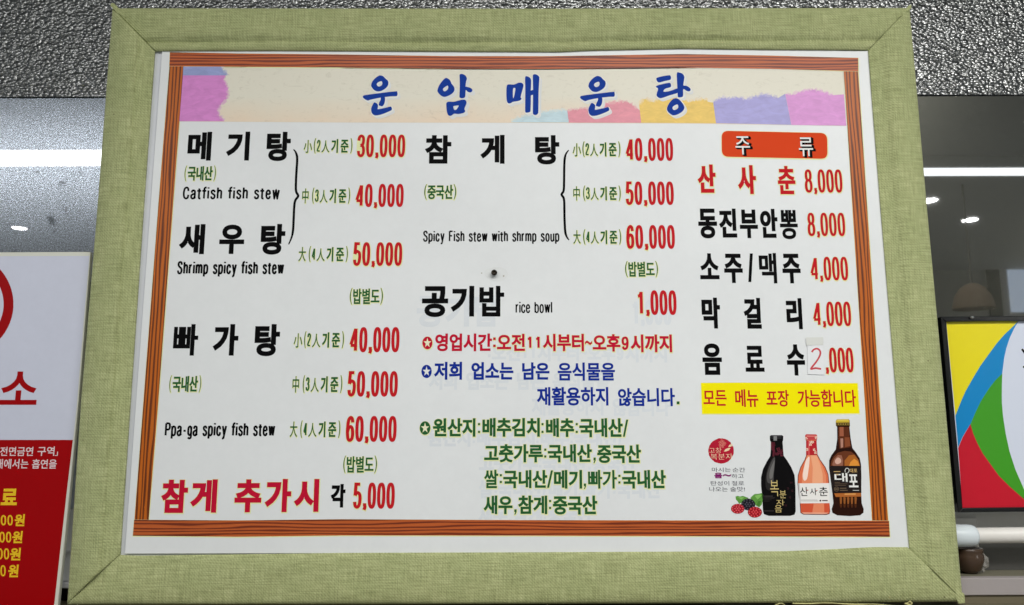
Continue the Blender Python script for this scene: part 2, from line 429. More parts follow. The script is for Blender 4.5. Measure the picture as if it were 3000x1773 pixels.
# ================================================================== THE ROOM
def room():
    M_ceil = mat('white_ceiling_paint', rgb(196, 196, 192), 0.9, 0, 0.2)
    struct(box('ceiling', -6, 6, -9, YW+0.02, ZC, ZC+0.05, M_ceil))
    M_emb = None
    # embossed steel
    m, N, L, b, tc = node_mat('embossed_steel')
    o = tc.outputs['Object']
    def pebbles(scale, off):
        mp = N.new('ShaderNodeMapping'); mp.inputs['Location'].default_value = (off, 0, off); L.new(o, mp.inputs['Vector'])
        wob = noise(N, L, mp.outputs[0], scale*0.7, 2, 0.5)
        ad = N.new('ShaderNodeVectorMath'); ad.operation = 'MULTIPLY_ADD'; L.new(wob.outputs['Color'], ad.inputs[0]); ad.inputs[1].default_value = (0.35/scale,)*3; L.new(mp.outputs[0], ad.inputs[2])
        v = N.new('ShaderNodeTexVoronoi'); v.feature = 'F1'; v.inputs['Scale'].default_value = scale; L.new(ad.outputs[0], v.inputs['Vector'])
        return v
    v1 = pebbles(175, 0); v2 = pebbles(100, 3)
    mn = N.new('ShaderNodeMath'); mn.operation = 'MULTIPLY_ADD'; L.new(v2.outputs['Distance'], mn.inputs[0]); mn.inputs[1].default_value = 0.7; L.new(v1.outputs['Distance'], mn.inputs[2])
    bp = N.new('ShaderNodeBump'); bp.inputs['Strength'].default_value = 1.0; bp.inputs['Distance'].default_value = 0.0023; bp.invert = True
    L.new(mn.outputs[0], bp.inputs['Height']); L.new(bp.outputs[0], b.inputs['Normal'])
    b.inputs['Base Color'].default_value = rgb(142, 143, 142); b.inputs['Metallic'].default_value = 1; b.inputs['Roughness'].default_value = 0.25
    zb = at(1500, 283, YW).z
    struct(box('embossed_steel_wall', -2.2, 2.2, YW-0.004, YW+0.02, zb, ZC, m))
    # satin steel, left
    m, N, L, b, tc = node_mat('satin_steel')
    n = noise(N, L, tc.outputs['Object'], 420, 2, 0.6); r = ramp(N, [(0.35, rgb(84, 89, 94)), (0.65, rgb(134, 140, 147))]); L.new(n.outputs[0], r.inputs[0])
    n2 = noise(N, L, tc.outputs['Object'], 16, 5, 0.75); r2 = ramp(N, [(0.30, (0.35, 0.36, 0.36, 1)), (0.36, (1, 1, 1, 1))]); L.new(n2.outputs[0], r2.inputs[0])
    L.new(mix(N, L, 1.0, r.outputs[0], r2.outputs[0], 'MULTIPLY'), b.inputs['Base Color'])
    b.inputs['Metallic'].default_value = 1; b.inputs['Roughness'].default_value = 0.2
    bp = N.new('ShaderNodeBump'); bp.inputs['Strength'].default_value = 0.25; bp.inputs['Distance'].default_value = 0.0006
    L.new(n.outputs[0], bp.inputs['Height']); L.new(bp.outputs[0], b.inputs['Normal'])
    b.inputs['Coat Weight'].default_value = 0.8; b.inputs['Coat Roughness'].default_value = 0.015; b.inputs['Coat IOR'].default_value = 1.8
    zl = at(1500, 1790, YW).z-0.2
    struct(box('satin_steel_wall', -2.2, -0.1, YW, YW+0.02, zl, zb, m))
    # dark polished steel, right
    m, N, L, b, tc = node_mat('dark_polished_steel')
    n2 = noise(N, L, tc.outputs['Object'], 300, 2, 0.6); r = ramp(N, [(0.3, rgb(54, 54, 48)), (0.7, rgb(66, 66, 60))]); L.new(n2.outputs[0], r.inputs[0])
    L.new(r.outputs[0], b.inputs['Base Color']); b.inputs['Metallic'].default_value = 1; b.inputs['Roughness'].default_value = 0.3
    b.inputs['Coat Weight'].default_value = 0.9; b.inputs['Coat Roughness'].default_value = 0.02; b.inputs['Coat IOR'].default_value = 2.4
    struct(box('dark_steel_wall', -0.1, 2.2, YW, YW+0.02, zl, zb-0.0005, m))
    # two batten lamps and downlights hang from the ceiling in front of the wall and show in it
    M_house = mat('white_lamp_housing', rgb(225, 225, 222), 0.5)
    def batten(pxa, pxb, pxm, py, thick_px, power, label, col):
        a = ceil_hit(pxa, py, ZC-0.06); c = ceil_hit(pxb, py, ZC-0.06)
        mid = ceil_hit(pxm, py, ZC-0.06); t = (mirrored(pxm, py, 0)-mid).length; ang = math.asin((ZC-0.06-CP.z)/t)
        w = thick_px/F_*t/math.sin(ang)
        e = empty('batten_lamp', label, 'ceiling lamp', 'batten lamps on the ceiling'); e.location = (0, 0, 0)
        box('housing', a.x-0.02, c.x+0.02, a.y-w/2-0.01, a.y+w/2+0.01, ZC-0.055, ZC-0.001, M_house, e)
        l = bpy.data.lights.new('tube', 'AREA'); l.shape = 'RECTANGLE'; l.size = abs(c.x-a.x); l.size_y = w; l.energy = power; l.color = col
        lo = bpy.data.objects.new('tube', l); COL.objects.link(lo); lo.location = ((a.x+c.x)/2, a.y, ZC-0.058); lo.parent = e
    batten(-500, 650, 140, 467, 34, 34, 'bright white batten lamp seen mirrored in the satin steel at left', (1, 1, 1))
    batten(2450, 3600, 2850, 506, 17, 6, 'slim white batten lamp seen mirrored in the dark steel at right', (0.93, 0.97, 1))
    def down(px, py, r, label):
        p = ceil_hit(px, py, ZC-0.012)
        e = empty('downlight', label, 'ceiling lamp', 'round downlights in the ceiling'); e.location = p
        n = 24
        v = [(r*1.15*math.cos(2*PI*i/n), r*1.15*math.sin(2*PI*i/n), z) for z in (0.011, 0.002) for i in range(n)] + [(r*math.cos(2*PI*i/n), r*math.sin(2*PI*i/n), 0.002) for i in range(n)]
        f = [(i, (i+1) % n, n+(i+1) % n, n+i) for i in range(n)] + [(n+i, n+(i+1) % n, 2*n+(i+1) % n, 2*n+i) for i in range(n)]
        link('trim_ring', v, f, M_house, e)
        l = bpy.data.lights.new('bulb', 'AREA'); l.shape = 'DISK'; l.size = 2*r; l.energy = 1.6
        lo = bpy.data.objects.new('bulb', l); COL.objects.link(lo); lo.parent = e; lo.location = (0, 0, 0)
    down(57, 669, 0.045, 'round downlight mirrored low in the satin steel at left')
    down(2842, 645, 0.045, 'round downlight mirrored alone in the dark steel')
    down(2722, 588, 0.045, 'round downlight mirrored in the dark steel next to the frame edge')
    # three unseen fill panels, added on the ceiling to light the board
    for x, w_, pw in ((-0.45, 'leftmost', 13), (0.4, 'middle', 25), (1.2, 'rightmost', 27)):
        e = empty('added_fill_panel', w_+' of the three unseen square fill lamps added on the ceiling', 'ceiling lamp', 'added fill lamps above the board')
        box('housing', x-0.32, x+0.32, -1.92, -1.28, ZC-0.03, ZC-0.001, M_house, e)
        l = bpy.data.lights.new('panel', 'AREA'); l.shape = 'SQUARE'; l.size = 0.6; l.energy = pw; l.color = (1, 0.99, 0.965)
        lo = bpy.data.objects.new('panel', l); COL.objects.link(lo); lo.location = (x, -1.6, ZC-0.033); lo.parent = e
    e = empty('added_far_lamp', 'unseen square lamp added to brighten the far wall', 'ceiling lamp')  # added lamp out of view, brightens the far wall that the dark steel mirrors
    box('housing', 4.8, 5.6, -6.0, -5.2, ZC-0.03, ZC-0.001, M_house, e)
    l = bpy.data.lights.new('panel', 'AREA'); l.shape = 'SQUARE'; l.size = 0.78; l.energy = 420
    lo = bpy.data.objects.new('panel', l); COL.objects.link(lo); lo.location = (5.2, -5.6, ZC-0.033); lo.parent = e
    # far end of the room, seen only as a reflection
    p = mirrored(2978, 825, 8.0)
    M_wall = mat('grey_room_wall', rgb(215, 213, 200), 0.9)
    struct(box('back_wall', -6, 6, p.y-0.2, p.y-0.1, -2.5, ZC, M_wall))
    wn = empty('window', 'bright window in the far wall mirrored beside the pennant poster', 'window')
    M_day = bpy.data.materials.new('daylight_pane'); M_day.use_nodes = True
    bs = M_day.node_tree.nodes['Principled BSDF']; bs.inputs['Base Color'].default_value = rgb(200, 215, 235); bs.inputs['Emission Color'].default_value = rgb(205, 222, 245); bs.inputs['Emission Strength'].default_value = 1.6
    a = mirrored(2962, 780, 8.0); c = mirrored(3180, 900, 8.0)
    box('pane', a.x, c.x, p.y-0.09, p.y-0.08, c.z, a.z, M_day, wn)
    for (x0, x1, z0, z1) in ((a.x-0.06, a.x, c.z-0.06, a.z+0.06), (c.x, c.x+0.06, c.z-0.06, a.z+0.06), (a.x, c.x, a.z, a.z+0.06), (a.x, c.x, c.z-0.06, c.z)):
        box('frame_bar', x0, x1, p.y-0.1, p.y-0.06, z0, z1, M_house, wn)
    dr_ = empty('doorway', 'dark doorway with a thin pale edge beside the window in the far wall', 'doorway')
    a2 = mirrored(2885, 770, 8.0); c2 = mirrored(2946, 1100, 8.0)
    box('door_leaf', a2.x, c2.x, p.y-0.09, p.y-0.07, c2.z, a2.z, mat('dark_door', rgb(70, 68, 62), 0.7), dr_)
    box('door_post', c2.x, c2.x+0.03, p.y-0.1, p.y-0.05, c2.z, a2.z+0.03, M_house, dr_)
    wn['label'] = 'bright window in the far wall, mirrored at the right edge of the dark steel'
    # pendant lamp with a wicker shade
    q = mirrored(2853, 905, 5.0); s = 97/F_*5.0/2
    pe = empty('pendant_lamp', 'pendant lamp with a domed beige shade mirrored in the dark steel', 'pendant lamp'); pe.location = q
    n = 24; prof = [(1.0, 0), (0.97, 0.25), (0.85, 0.7), (0.6, 1.1), (0.3, 1.3), (0.08, 1.35)]
    v = [(s*r*math.cos(2*PI*i/n), s*r*math.sin(2*PI*i/n), s*h) for r, h in prof for i in range(n)]
    f = [(j*n+i, j*n+(i+1) % n, (j+1)*n+(i+1) % n, (j+1)*n+i) for j in range(len(prof)-1) for i in range(n)]
    link('shade', v, f, mat('beige_wicker', rgb(150, 128, 104), 0.85), pe, True)
    box('cord', -0.004, 0.004, -0.004, 0.004, s*1.35, ZC-q.z, mat('dark_cord', rgb(120, 116, 108), 0.6), pe)
room()

# ================================================================== MENU BOARD
board = empty('menu_board', 'large menu board in a wide pale green cloth frame with Korean dishes and prices', 'menu board')
def interp(pts, x, k=0):
    """polyline lookup on axis k"""
    for (a, b) in zip(pts, pts[1:]):
        if (a[k]-x)*(b[k]-x) <= 0 and a[k] != b[k]:
            t = (x-a[k])/(b[k]-a[k]); return a[1-k]+t*(b[1-k]-a[1-k])
    e = pts[0] if abs(pts[0][k]-x) < abs(pts[-1][k]-x) else pts[-1]
    return e[1-k]
# outer and inner edges of the four rails, given by their points
top_in = [(448, 144), (800, 143), (1000, 144), (1400, 146), (1640, 147), (1720, 143), (2000, 137), (2250, 140), (2549, 142)]
bot_in = [(345, 1628), (400, 1630), (700, 1626), (1000, 1622), (1600, 1620), (2000, 1618), (2300, 1617), (2450, 1611), (2560, 1605), (2664, 1605), (2671, 1612)]
lef_in = [(448, 144), (415, 600), (374, 1200), (345, 1628)]
rig_in = [(2549, 142), (2561, 300), (2585, 600), (2635, 1200), (2671, 1612)]
lef_out = [(323, 18), (279, 600), (230, 1173), (189, 1776)]
rig_out = [(2671, 16), (2722, 600), (2778, 1200), (2829, 1770)]
top_out = [(323, 19), (345, 18), (1500, 19), (2671, 17)]
bot_out = [(189, 1776), (1000, 1775), (2000, 1772), (2829, 1767)]
def rail(name, inner, outer, axis, m, n, creases, tipa=0, tipb=0, side=1):
    """loft across a cloth-wrapped rail. creases: list of (fraction from inner, depth in m)"""
    prof = [(0.03, 0.020), (0.014, 0.0105), (0.003, 0.0080), (0.0, 0.0062)]+([(0.02, 0.0050), (0.05, 0.0036)] if creases[0][1] < 0.0045 else [(0.012, 0.0058)])+creases+[(0.87, 0.0), (0.93, 0.0010), (0.97, 0.0030), (0.992, 0.0066), (1.0, 0.012), (1.0, 0.032)]
    V = []; Fa = []
    ia = [inner[0][axis], inner[-1][axis]]; oa = [outer[0][axis], outer[-1][axis]]
    ts = [0, 0.0012, 0.003]+[k/n for k in range(1, n)]+[0.997, 0.9988, 1]; n = len(ts)-1
    for i, t in enumerate(ts):
        sink = {0: 0.0022, 1: 0.0005, n-1: 0.0005, n: 0.0022}.get(i, 0)
        pi_ = ia[0]+t*(ia[1]-ia[0]); po = oa[0]+t*(oa[1]-oa[0])
        qi = interp(inner, pi_, axis); qo = interp(outer, po, axis)
        a = (pi_, qi) if axis == 0 else (qi, pi_); b = (po, qo) if axis == 0 else (qo, po)
        Pi = at(a[0], a[1], 0.0); Po = at(b[0], b[1], 0.0)
        for j, (u, dy) in enumerate(prof):
            wob = 0.0
            if 0.05 < u < 0.9: wob = 0.0007*math.sin(7.1*t*3+u*5+axis)+0.0004*math.sin(23*t+u*3)
            if 0.1 < u < 0.4: dy = dy*(0.75+0.5*math.sin(9*t+axis*2+1)**2) if dy > 0 else dy
            p = Pi.lerp(Po, u); V.append((p.x, dy+wob*0.8+(sink if 0 <= u <= 0.98 else 0), p.z))
    k = len(prof)
    for i in range(n):
        for j in range(k-1):
            q = (i*k+j, i*k+j+1, (i+1)*k+j+1, (i+1)*k+j)
            Fa.append(q)
    Fa.append(tuple(range(k-1, -1, -1))); Fa.append(tuple(n*k+j for j in range(k)))
    o = link(name, V, Fa, m, board, True)
    import bmesh
    bm = bmesh.new(); bm.from_mesh(o.data); bmesh.ops.recalc_face_normals(bm, faces=bm.faces)
    # face the camera: average normal must look to -y
    if sum(f.normal.y*f.calc_area() for f in bm.faces if abs(f.normal.y) > 0.7) > 0: bmesh.ops.reverse_faces(bm, faces=bm.faces)
    bm.to_mesh(o.data); bm.free()
    return o
rail('frame_rail', top_in, top_out, 0, M_fab[0], 120, [(0.11, 0.0028), (0.17, 0.0048), (0.195, 0.0066), (0.22, 0.0060), (0.27, 0.0012), (0.33, 0.0), (0.5, -0.0006), (0.8, -0.0002)])
rail('frame_rail', bot_in, bot_out, 0, M_fab[1], 120, [(0.12, 0.0024), (0.25, 0.0012), (0.4, 0.0002), (0.7, -0.0004)])
rail('frame_rail', lef_in, lef_out, 1, M_fab[2], 90, [(0.04, 0.0058), (0.18, 0.0026), (0.31, -0.0016), (0.322, -0.0012), (0.330, -0.0048), (0.37, -0.0054), (0.5, -0.0052), (0.8, -0.0030)])
rail('frame_rail', rig_in, rig_out, 1, M_fab[3], 90, [(0.04, 0.0054), (0.16, 0.0044), (0.26, 0.0042), (0.33, 0.0), (0.38, -0.0022), (0.48, -0.0028), (0.8, -0.0016)])
# folded cloth tips where the upright rails overlap at the mitres
def tip(pts, m, Y=-0.0012, th=0.0014):
    n = len(pts); V = [at(x, y, Y) for x, y in pts]+[at(x, y, Y)+Vector((0, th, 0)) for x, y in pts]
    f = [tuple(range(n)), tuple(range(2*n-1, n-1, -1))]+[(i, n+i, n+(i+1) % n, (i+1) % n) for i in range(n)]
    a, b, c = V[0], V[1], V[2]
    if (b-a).cross(c-a).y > 0: f = [t[::-1] for t in f]
    o = link('corner_fold', V, f, m, board)
    return o
tip(A.p((800, 40), (808, 24), (826, 24), (868, 68), (925, 130), (850, 95)), M_fab[2])
tip(C.p((1657, 60), (1655, 34), (1640, 38), (1606, 76), (1560, 130), (1610, 100)), M_fab[3])
tip(I.p((1880, 1310), (1950, 1390), (1975, 1420), (2000, 1474), (2047, 1468), (2040, 1400), (1985, 1370), (1920, 1320)), M_fab[3], 0.0002)
# backing card and the menu sheet on it
def quad_sheet(name, pts, Y, th, m):
    n = len(pts); V = [at(x, y, Y) for x, y in pts]; V += [v+Vector((0, th, 0)) for v in V]
    f = [tuple(range(n)), tuple(range(2*n-1, n-1, -1))]+[(i, n+i, n+(i+1) % n, (i+1) % n) for i in range(n)]
    if (V[1]-V[0]).cross(V[2]-V[0]).y > 0: f = [t[::-1] for t in f]
    return link(name, V, f, m, board)
quad_sheet('backing_card', [(440, 138), (2556, 134), (2680, 1618), (336, 1636)], 0.0120, 0.003, M_back)
sheet = quad_sheet('menu_sheet', [(475, 150), (900, 149), (1500, 151), (1700, 149), (2000, 141), (2556, 150), (2676, 1612), (2560, 1614), (2000, 1618), (366, 1622)], YP, 0.0011, M_sheet)
thin = quad_sheet('sheet_edge', [(477, 147), (1720, 149), (1860, 140), (2551, 145), (2551, 152), (1500, 155), (477, 153)], 0.0104, 0.0004, M_back)

def pr(name, parts, m, layer=4, halo=None, ghost=False, label=None, parent=None, Y=YP):
    """lettering as a sub-part of the sheet, with its misprinted yellow rim and faint double"""
    parent = parent or sheet
    o = flat(name, parts, m, parent, Y, layer)
    if label: o['label'] = label
    if halo: 
        h = flat('yellow_rim', parts, K_halo, parent, Y, layer-1, (0.6, 1.2), halo)
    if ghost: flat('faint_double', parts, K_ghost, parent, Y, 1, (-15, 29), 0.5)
    return o
# printed wood border
def strip(upper, lower, m, name='border_strip'):
    return pr(name, [[(upper+lower[::-1], 1)]], m, 3, halo=1.6)
strip([(498, 153), (700, 157), (1000, 160), (1300, 164.5), (1600, 165), (1800, 162), (2000, 158.5), (2250, 163), (2514, 170)],
      [(496, 194), (700, 196), (1000, 198), (1300, 201), (1600, 202), (1800, 200), (2000, 198), (2250, 202), (2514.5, 209)], M_woodh)
strip([(393, 1523), (700, 1525), (1000, 1521.5), (1500, 1524), (2000, 1525), (2604.5, 1526)], [(389, 1570), (700, 1573), (1000, 1569), (1500, 1569.5), (2000, 1571), (2607, 1573)], M_woodh)
strip([(496.5, 194.6), (464, 600), (418.5, 1200), (394, 1522.5)], [(538, 194.8), (507, 600), (462, 1200), (435.5, 1522.8)], M_woodv)
strip([(2472, 209), (2497, 600), (2535, 1200), (2555, 1525)], [(2514, 209.6), (2540, 600), (2579, 1200), (2602, 1525.3)], M_woodv)
# banner
m, N, L, b, tc = node_mat('cream_handmade_paper')
sx = N.new('ShaderNodeSeparateXYZ'); L.new(tc.outputs['Object'], sx.inputs[0])
n = noise(N, L, tc.outputs['Object'], 7, 4, 0.6)
zt = at(1200, 200, YP).z; zbn = at(1200, 360, YP).z
mr = N.new('ShaderNodeMapRange'); mr.inputs[1].default_value = zbn+0.045; mr.inputs[2].default_value = zbn-0.01; L.new(sx.outputs[2], mr.inputs[0])
mu = N.new('ShaderNodeMath'); mu.operation = 'MULTIPLY'; L.new(mr.outputs[0], mu.inputs[0]); L.new(n.outputs[0], mu.inputs[1])
cc = mix(N, L, mu.outputs[0], rgb(224, 219, 202), rgb(238, 196, 158))
f2 = noise(N, L, tc.outputs['Object'], 55, 6, 0.7, (1, 1, 2), 1.5); rr = ramp(N, [(0.28, (0.86, 0.85, 0.83, 1)), (0.45, (1, 1, 1, 1))]); L.new(f2.outputs[0], rr.inputs[0])
L.new(mix(N, L, 1.0, cc, rr.outputs[0], 'MULTIPLY'), b.inputs['Base Color']); b.inputs['Roughness'].default_value = 0.42; b.inputs['Specular IOR Level'].default_value = 0.35
pr('title_banner', [[([(538, 194.9), (1000, 198), (1300, 201), (1600, 202), (1800, 200), (2000, 198), (2250, 202), (2472, 209.5), (2480, 369), (2000, 362), (1500, 360), (1000, 359), (527, 356)], 1)]], m, 2)
def torn(pts, jag, m, m2, seed):
    """coloured paper piece with a torn fuzzy edge between pts[jag[0]] and pts[jag[1]]"""
    for lay, (amp, push, mm) in enumerate(((4.2, 6.5, m2[0]), (4.0, 4.4, m2[1]), (4.0, 2.2, m2[2]), (4.0, 0.2, m2[3]), (3.8, -2.0, m))):
        rnd = random.Random(seed+lay); out = []
        for i, p in enumerate(pts):
            q = pts[(i+1) % len(pts)]
            out.append(p)
            if jag[0] <= i < jag[1]:
                d = Vector((q[0]-p[0], q[1]-p[1])); nn = Vector((d.y, -d.x)).normalized(); st = max(2, int(d.length/4))
                for j in range(1, st):
                    t = j/st; k = rnd.uniform(-amp, amp)+push; out.append((p[0]+d.x*t+nn.x*k, p[1]+d.y*t+nn.y*k))
        pr('torn_paper', [[(out, 1)]], mm, 3+lay*0.7)
def tint(name, r, g, b_):
    c = rgb(r, g, b_); cr = rgb(226, 218, 202); f = lambda t: tuple(a*t+b__*(1-t) for a, b__ in zip(c, cr))
    return mottled('tint_'+name, c, 0.09, 45), [mottled('tint_%s_%d' % (name, q), f(q/100), 0.05, 45) for q in (18, 38, 58, 80)]
for nm, col, pts, jag in (
    ('magenta', (212, 132, 200), A.p((1325, 547), (1632, 547), (1618, 575), (1650, 650), (1640, 720), (1600, 760), (1570, 800), (1585, 840), (1625, 879), (1300, 879)), (1, 8)),
    ('slate_blue', (150, 160, 206), A.p((1328, 483), (1600, 484), (1615, 510), (1645, 530), (1640, 547), (1325, 547)), (1, 4)),
    ('sky_blue', (190, 213, 220), B.p((1230, 887), (1300, 855), (1380, 832), (1500, 808), (1638, 800), (1648, 888)), (0, 4)),
    ('rose', (224, 140, 155), B.p((1636, 800), (1720, 792), (1800, 790), (1880, 770), (1930, 748), (2000, 738), (2080, 742), (2110, 765), (2150, 790), (2162, 800), (2173, 890), (1648, 889)), (0, 8)),
    ('ochre', (232, 194, 90), B.p((2158, 762), (2200, 718), (2260, 742), (2300, 722), (2400, 704), (2473, 722), (2513, 742), (2560, 735), (2623, 718), (2655, 738), (2694, 744), (2715, 893), (2173, 890)), (0, 9)),
    ('violet', (164, 158, 212), C.p((222, 742), (280, 708), (350, 714), (400, 708), (460, 724), (520, 702), (590, 684), (650, 702), (690, 712), (742, 680), (787, 905), (242, 893)), (0, 8)),
    ('orchid', (216, 146, 208), C.p((744, 682), (790, 690), (860, 662), (950, 652), (1020, 667), (1090, 690), (1168, 684), (1186, 911), (788, 906)), (0, 5))):
    t_, t2 = tint(nm, *col); torn(pts, jag, t_, t2, len(nm)*7)
# brush title
WOON = [T1.p((400, 195), (455, 210), (500, 255), (540, 290), (552, 340), (535, 395), (490, 440), (420, 480), (350, 490), (290, 465), (240, 405), (235, 370), (255, 310), (310, 245), (360, 210)),
  T1.p((425, 302), (440, 345), (420, 385), (375, 400), (345, 380), (338, 350), (365, 322)),
  T1.p((90, 570), (140, 555), (400, 520), (690, 487), (712, 500), (720, 535), (712, 568), (690, 578), (600, 580), (400, 605), (230, 640), (178, 658), (130, 640), (90, 610), (82, 590)),
  T1.p((415, 590), (480, 588), (490, 650), (475, 720), (440, 762), (400, 755), (372, 742), (385, 690), (410, 640)),
  T1.p((290, 693), (330, 705), (358, 735), (358, 780), (355, 815), (400, 812), (500, 790), (590, 768), (610, 785), (617, 815), (600, 840), (500, 885), (400, 920), (310, 932), (260, 905), (238, 860), (235, 800), (260, 740))]
AM = [T1.p((1605, 242), (1650, 255), (1690, 290), (1712, 345), (1755, 400), (1768, 450), (1750, 500), (1700, 545), (1630, 580), (1570, 590), (1510, 560), (1460, 500), (1455, 460), (1490, 370), (1550, 290)),
  T1.p((1642, 382), (1652, 420), (1635, 460), (1590, 488), (1560, 470), (1558, 440), (1590, 410)),
  T1.p((1862, 185), (1890, 168), (1930, 175), (1975, 205), (1995, 255), (1980, 310), (1970, 390), (1980, 402), (2050, 420), (2090, 450), (2098, 475), (2080, 500), (2050, 508), (2010, 495), (1975, 465), (1968, 560), (1955, 600), (1910, 615), (1865, 605), (1858, 560), (1865, 400), (1862, 250)),
  T1.p((1620, 700), (1660, 678), (1750, 680), (1830, 660), (1900, 642), (1960, 645), (1988, 680), (1985, 720), (1955, 790), (1950, 820), (1962, 840), (1958, 870), (1920, 890), (1840, 905), (1760, 900), (1720, 930), (1680, 940), (1645, 915), (1625, 850), (1617, 760)),
  T1.p((1750, 762), (1840, 748), (1832, 780), (1800, 825), (1765, 830), (1752, 800))]
MAE = [T2.p((145, 260), (170, 240), (235, 242), (290, 220), (330, 222), (350, 250), (340, 300), (315, 395), (325, 410), (318, 430), (280, 445), (220, 455), (195, 470), (165, 472), (145, 440), (140, 350)),
  T2.p((222, 295), (250, 288), (245, 340), (232, 395), (222, 402)),
  T2.p((370, 155), (395, 142), (425, 155), (443, 185), (443, 250), (440, 310), (443, 315), (465, 308), (468, 300), (465, 200), (465, 130), (485, 115), (515, 122), (543, 150), (543, 190), (535, 350), (533, 560), (525, 600), (500, 615), (470, 605), (465, 560), (467, 380), (463, 370), (444, 374), (440, 385), (440, 450), (437, 560), (425, 580), (395, 587), (372, 578), (370, 500), (372, 300))]
TANG = [T2.p((1980, 165), (2020, 148), (2130, 128), (2155, 140), (2158, 170), (2145, 185), (2080, 200), (2010, 217), (1985, 195)),
  T2.p((1978, 262), (2020, 245), (2130, 222), (2155, 232), (2160, 262), (2145, 278), (2085, 295), (2070, 330), (2150, 320), (2235, 290), (2250, 310), (2238, 345), (2150, 372), (2070, 400), (2025, 410), (1990, 390), (1982, 360), (2000, 295), (1975, 275)),
  T2.p((2230, 105), (2260, 95), (2300, 110), (2322, 145), (2318, 190), (2310, 245), (2320, 256), (2350, 258), (2385, 280), (2400, 305), (2385, 325), (2350, 320), (2310, 298), (2308, 370), (2295, 395), (2250, 398), (2240, 370), (2235, 250)),
  T2.p((2210, 410), (2250, 420), (2295, 465), (2320, 510), (2318, 545), (2290, 580), (2230, 612), (2180, 618), (2130, 585), (2108, 545), (2125, 490), (2165, 435)),
  T2.p((2235, 485), (2248, 520), (2230, 545), (2195, 555), (2178, 535), (2185, 510))]
WOON2 = [[(x+636.6, y+1.6) for x, y in c] for c in WOON]
def brush(g, holes, name='title_lettering'):
    cs = [cat(c, 3, True) for c in g]
    sg = [-1 if i in holes else 1 for i in range(len(cs))]
    pt = [list(zip(cs, sg))]
    flat('title_shadow', pt, K_white, sheet, YP, 7, (1.5, 2), 2.6); flat('title_shadow', pt, K_shade, sheet, YP, 6, (7, 8), 1.2)
    flat(name, pt, K_title, sheet, YP, 9)
for g, h_ in ((WOON, {1}), (AM, {1, 4}), (MAE, {1}), (WOON2, {1}), (TANG, {4})): brush(g, h_)

# ---- dish names
BD = 0.042
def dish(glist, m=K_black, bold=BD, **k):
    for s, b in glist: pr('dish_name', [han(s, b, bold)], m, **k)
dish([('메', J.b(168, 92, 423, 386)), ('기', J.b(567, 90, 812, 385)), ('탕', J.b(975, 92, 1230, 391))])
dish([('새', J.b(85, 1035, 355, 1342)), ('우', J.b(492, 1040, 758, 1340)), ('탕', J.b(915, 1033, 1175, 1347))])
dish([('빠', K.b(90, 592, 357, 914)), ('가', K.b(500, 592, 767, 914)), ('탕', K.b(922, 592, 1190, 920))])
dish([('참', L_c.b(103, 745, 370, 1068)), ('게', L_c.b(388, 742, 653, 1065)), ('추', L_c.b(812, 742, 1083, 1062)), ('가', L_c.b(1110, 738, 1370, 1060)), ('시', L_c.b(1393, 738, 1638, 1057))], K_crim, halo=2.2)
dish([('각', L_c.b(1747, 787, 1892, 1015))])
dish([('참', B.b(608, 980, 798, 1186)), ('게', B.b(1010, 978, 1183, 1187)), ('탕', B.b(1403, 980, 1580, 1192))])
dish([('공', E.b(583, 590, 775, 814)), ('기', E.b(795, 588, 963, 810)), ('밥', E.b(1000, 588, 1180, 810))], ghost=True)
def origin(s, b, halo=2.0):
    x0, y0, x1, y1 = b; w = x1-x0
    pr('bracket_note', [han('(', (x0, y0, x0+w*.085, y1), 0.0), han(s, (x0+w*.10, y0+(y1-y0)*.04, x0+w*.90, y1-(y1-y0)*.03), 0.028), han(')', (x1-w*.085, y0, x1, y1), 0.0)], K_green, halo=1.5)
origin('국내산', J.b(138, 437, 465, 595)); origin('국내산', K.b(52, 1115, 385, 1290)); origin('중국산', B.b(600, 1335, 833, 1447))
for b in (K.b(1898, 222, 2240, 392), L_c.b(1867, 512, 2197, 682), E.b(2055, 408, 2295, 525)): origin('밥별도', b)
def english(s, b, wt=0.148, slope=0): pr('english_name', lat(s, b, wt, slope, 0.012), K_black)
english('Catfish fish stew', J.b(122, 652, 1117, 783)); english('Shrimp spicy fish stew', D.b(1282, 408, 2060, 505)); english('Ppa-ga spicy fish stew', L_c.b(140, 190, 1212, 326), 0.142)
english('Spicy Fish stew with shrmp soup', E.b(592, 187, 1580, 269), 0.136); english('rice bowl', E.b(1262, 700, 1528, 786), 0.12)
# ---- portion sizes and prices
def portion(h, d, b):
    x0, y0, x1, y1 = b; w = x1-x0; hh = y1-y0
    def r(a, t, c, u): return (x0+w*a, y0+hh*t, x0+w*c, y0+hh*u)
    hb = r(0, .12, .178, .97) if h == '小' else (r(0, .05, .14, .98) if h == '中' else r(0, .06, .155, .96))
    pr('portion_size', [han(h, hb, 0.008), han('(', r(.205, 0, .252, 1), 0.008), lat(d, r(.264, .11, .350, .89), 0.115)[0], han('人', r(.364, .15, .534, .95), 0.008),
        han('기', r(.564, .06, .708, .97), 0.03), han('준', r(.754, .1, .92, .95), 0.03), han(')', r(.954, 0, 1, 1), 0.008)], K_green, halo=1.4)
for a in (('小', '2', J.b(1358, 157, 1858, 312)), ('中', '3', J.b(1342, 663, 1835, 825)), ('大', '4', J.b(1305, 1260, 1812, 1422)), ('小', '2', K.b(1325, 665, 1842, 838)), ('中', '3', K.b(1312, 1115, 1825, 1295)),
          ('大', '4', L_c.b(1350, 172, 1842, 340)), ('小', '2', B.b(1675, 1025, 2022, 1138)), ('中', '3', B.b(1680, 1345, 2025, 1455)), ('大', '4', E.b(1680, 178, 2028, 288))): portion(*a)
def price(s, b, wt=0.125, ghost=False): pr('price', lat(s, b, wt), K_red, halo=1.9, ghost=ghost)
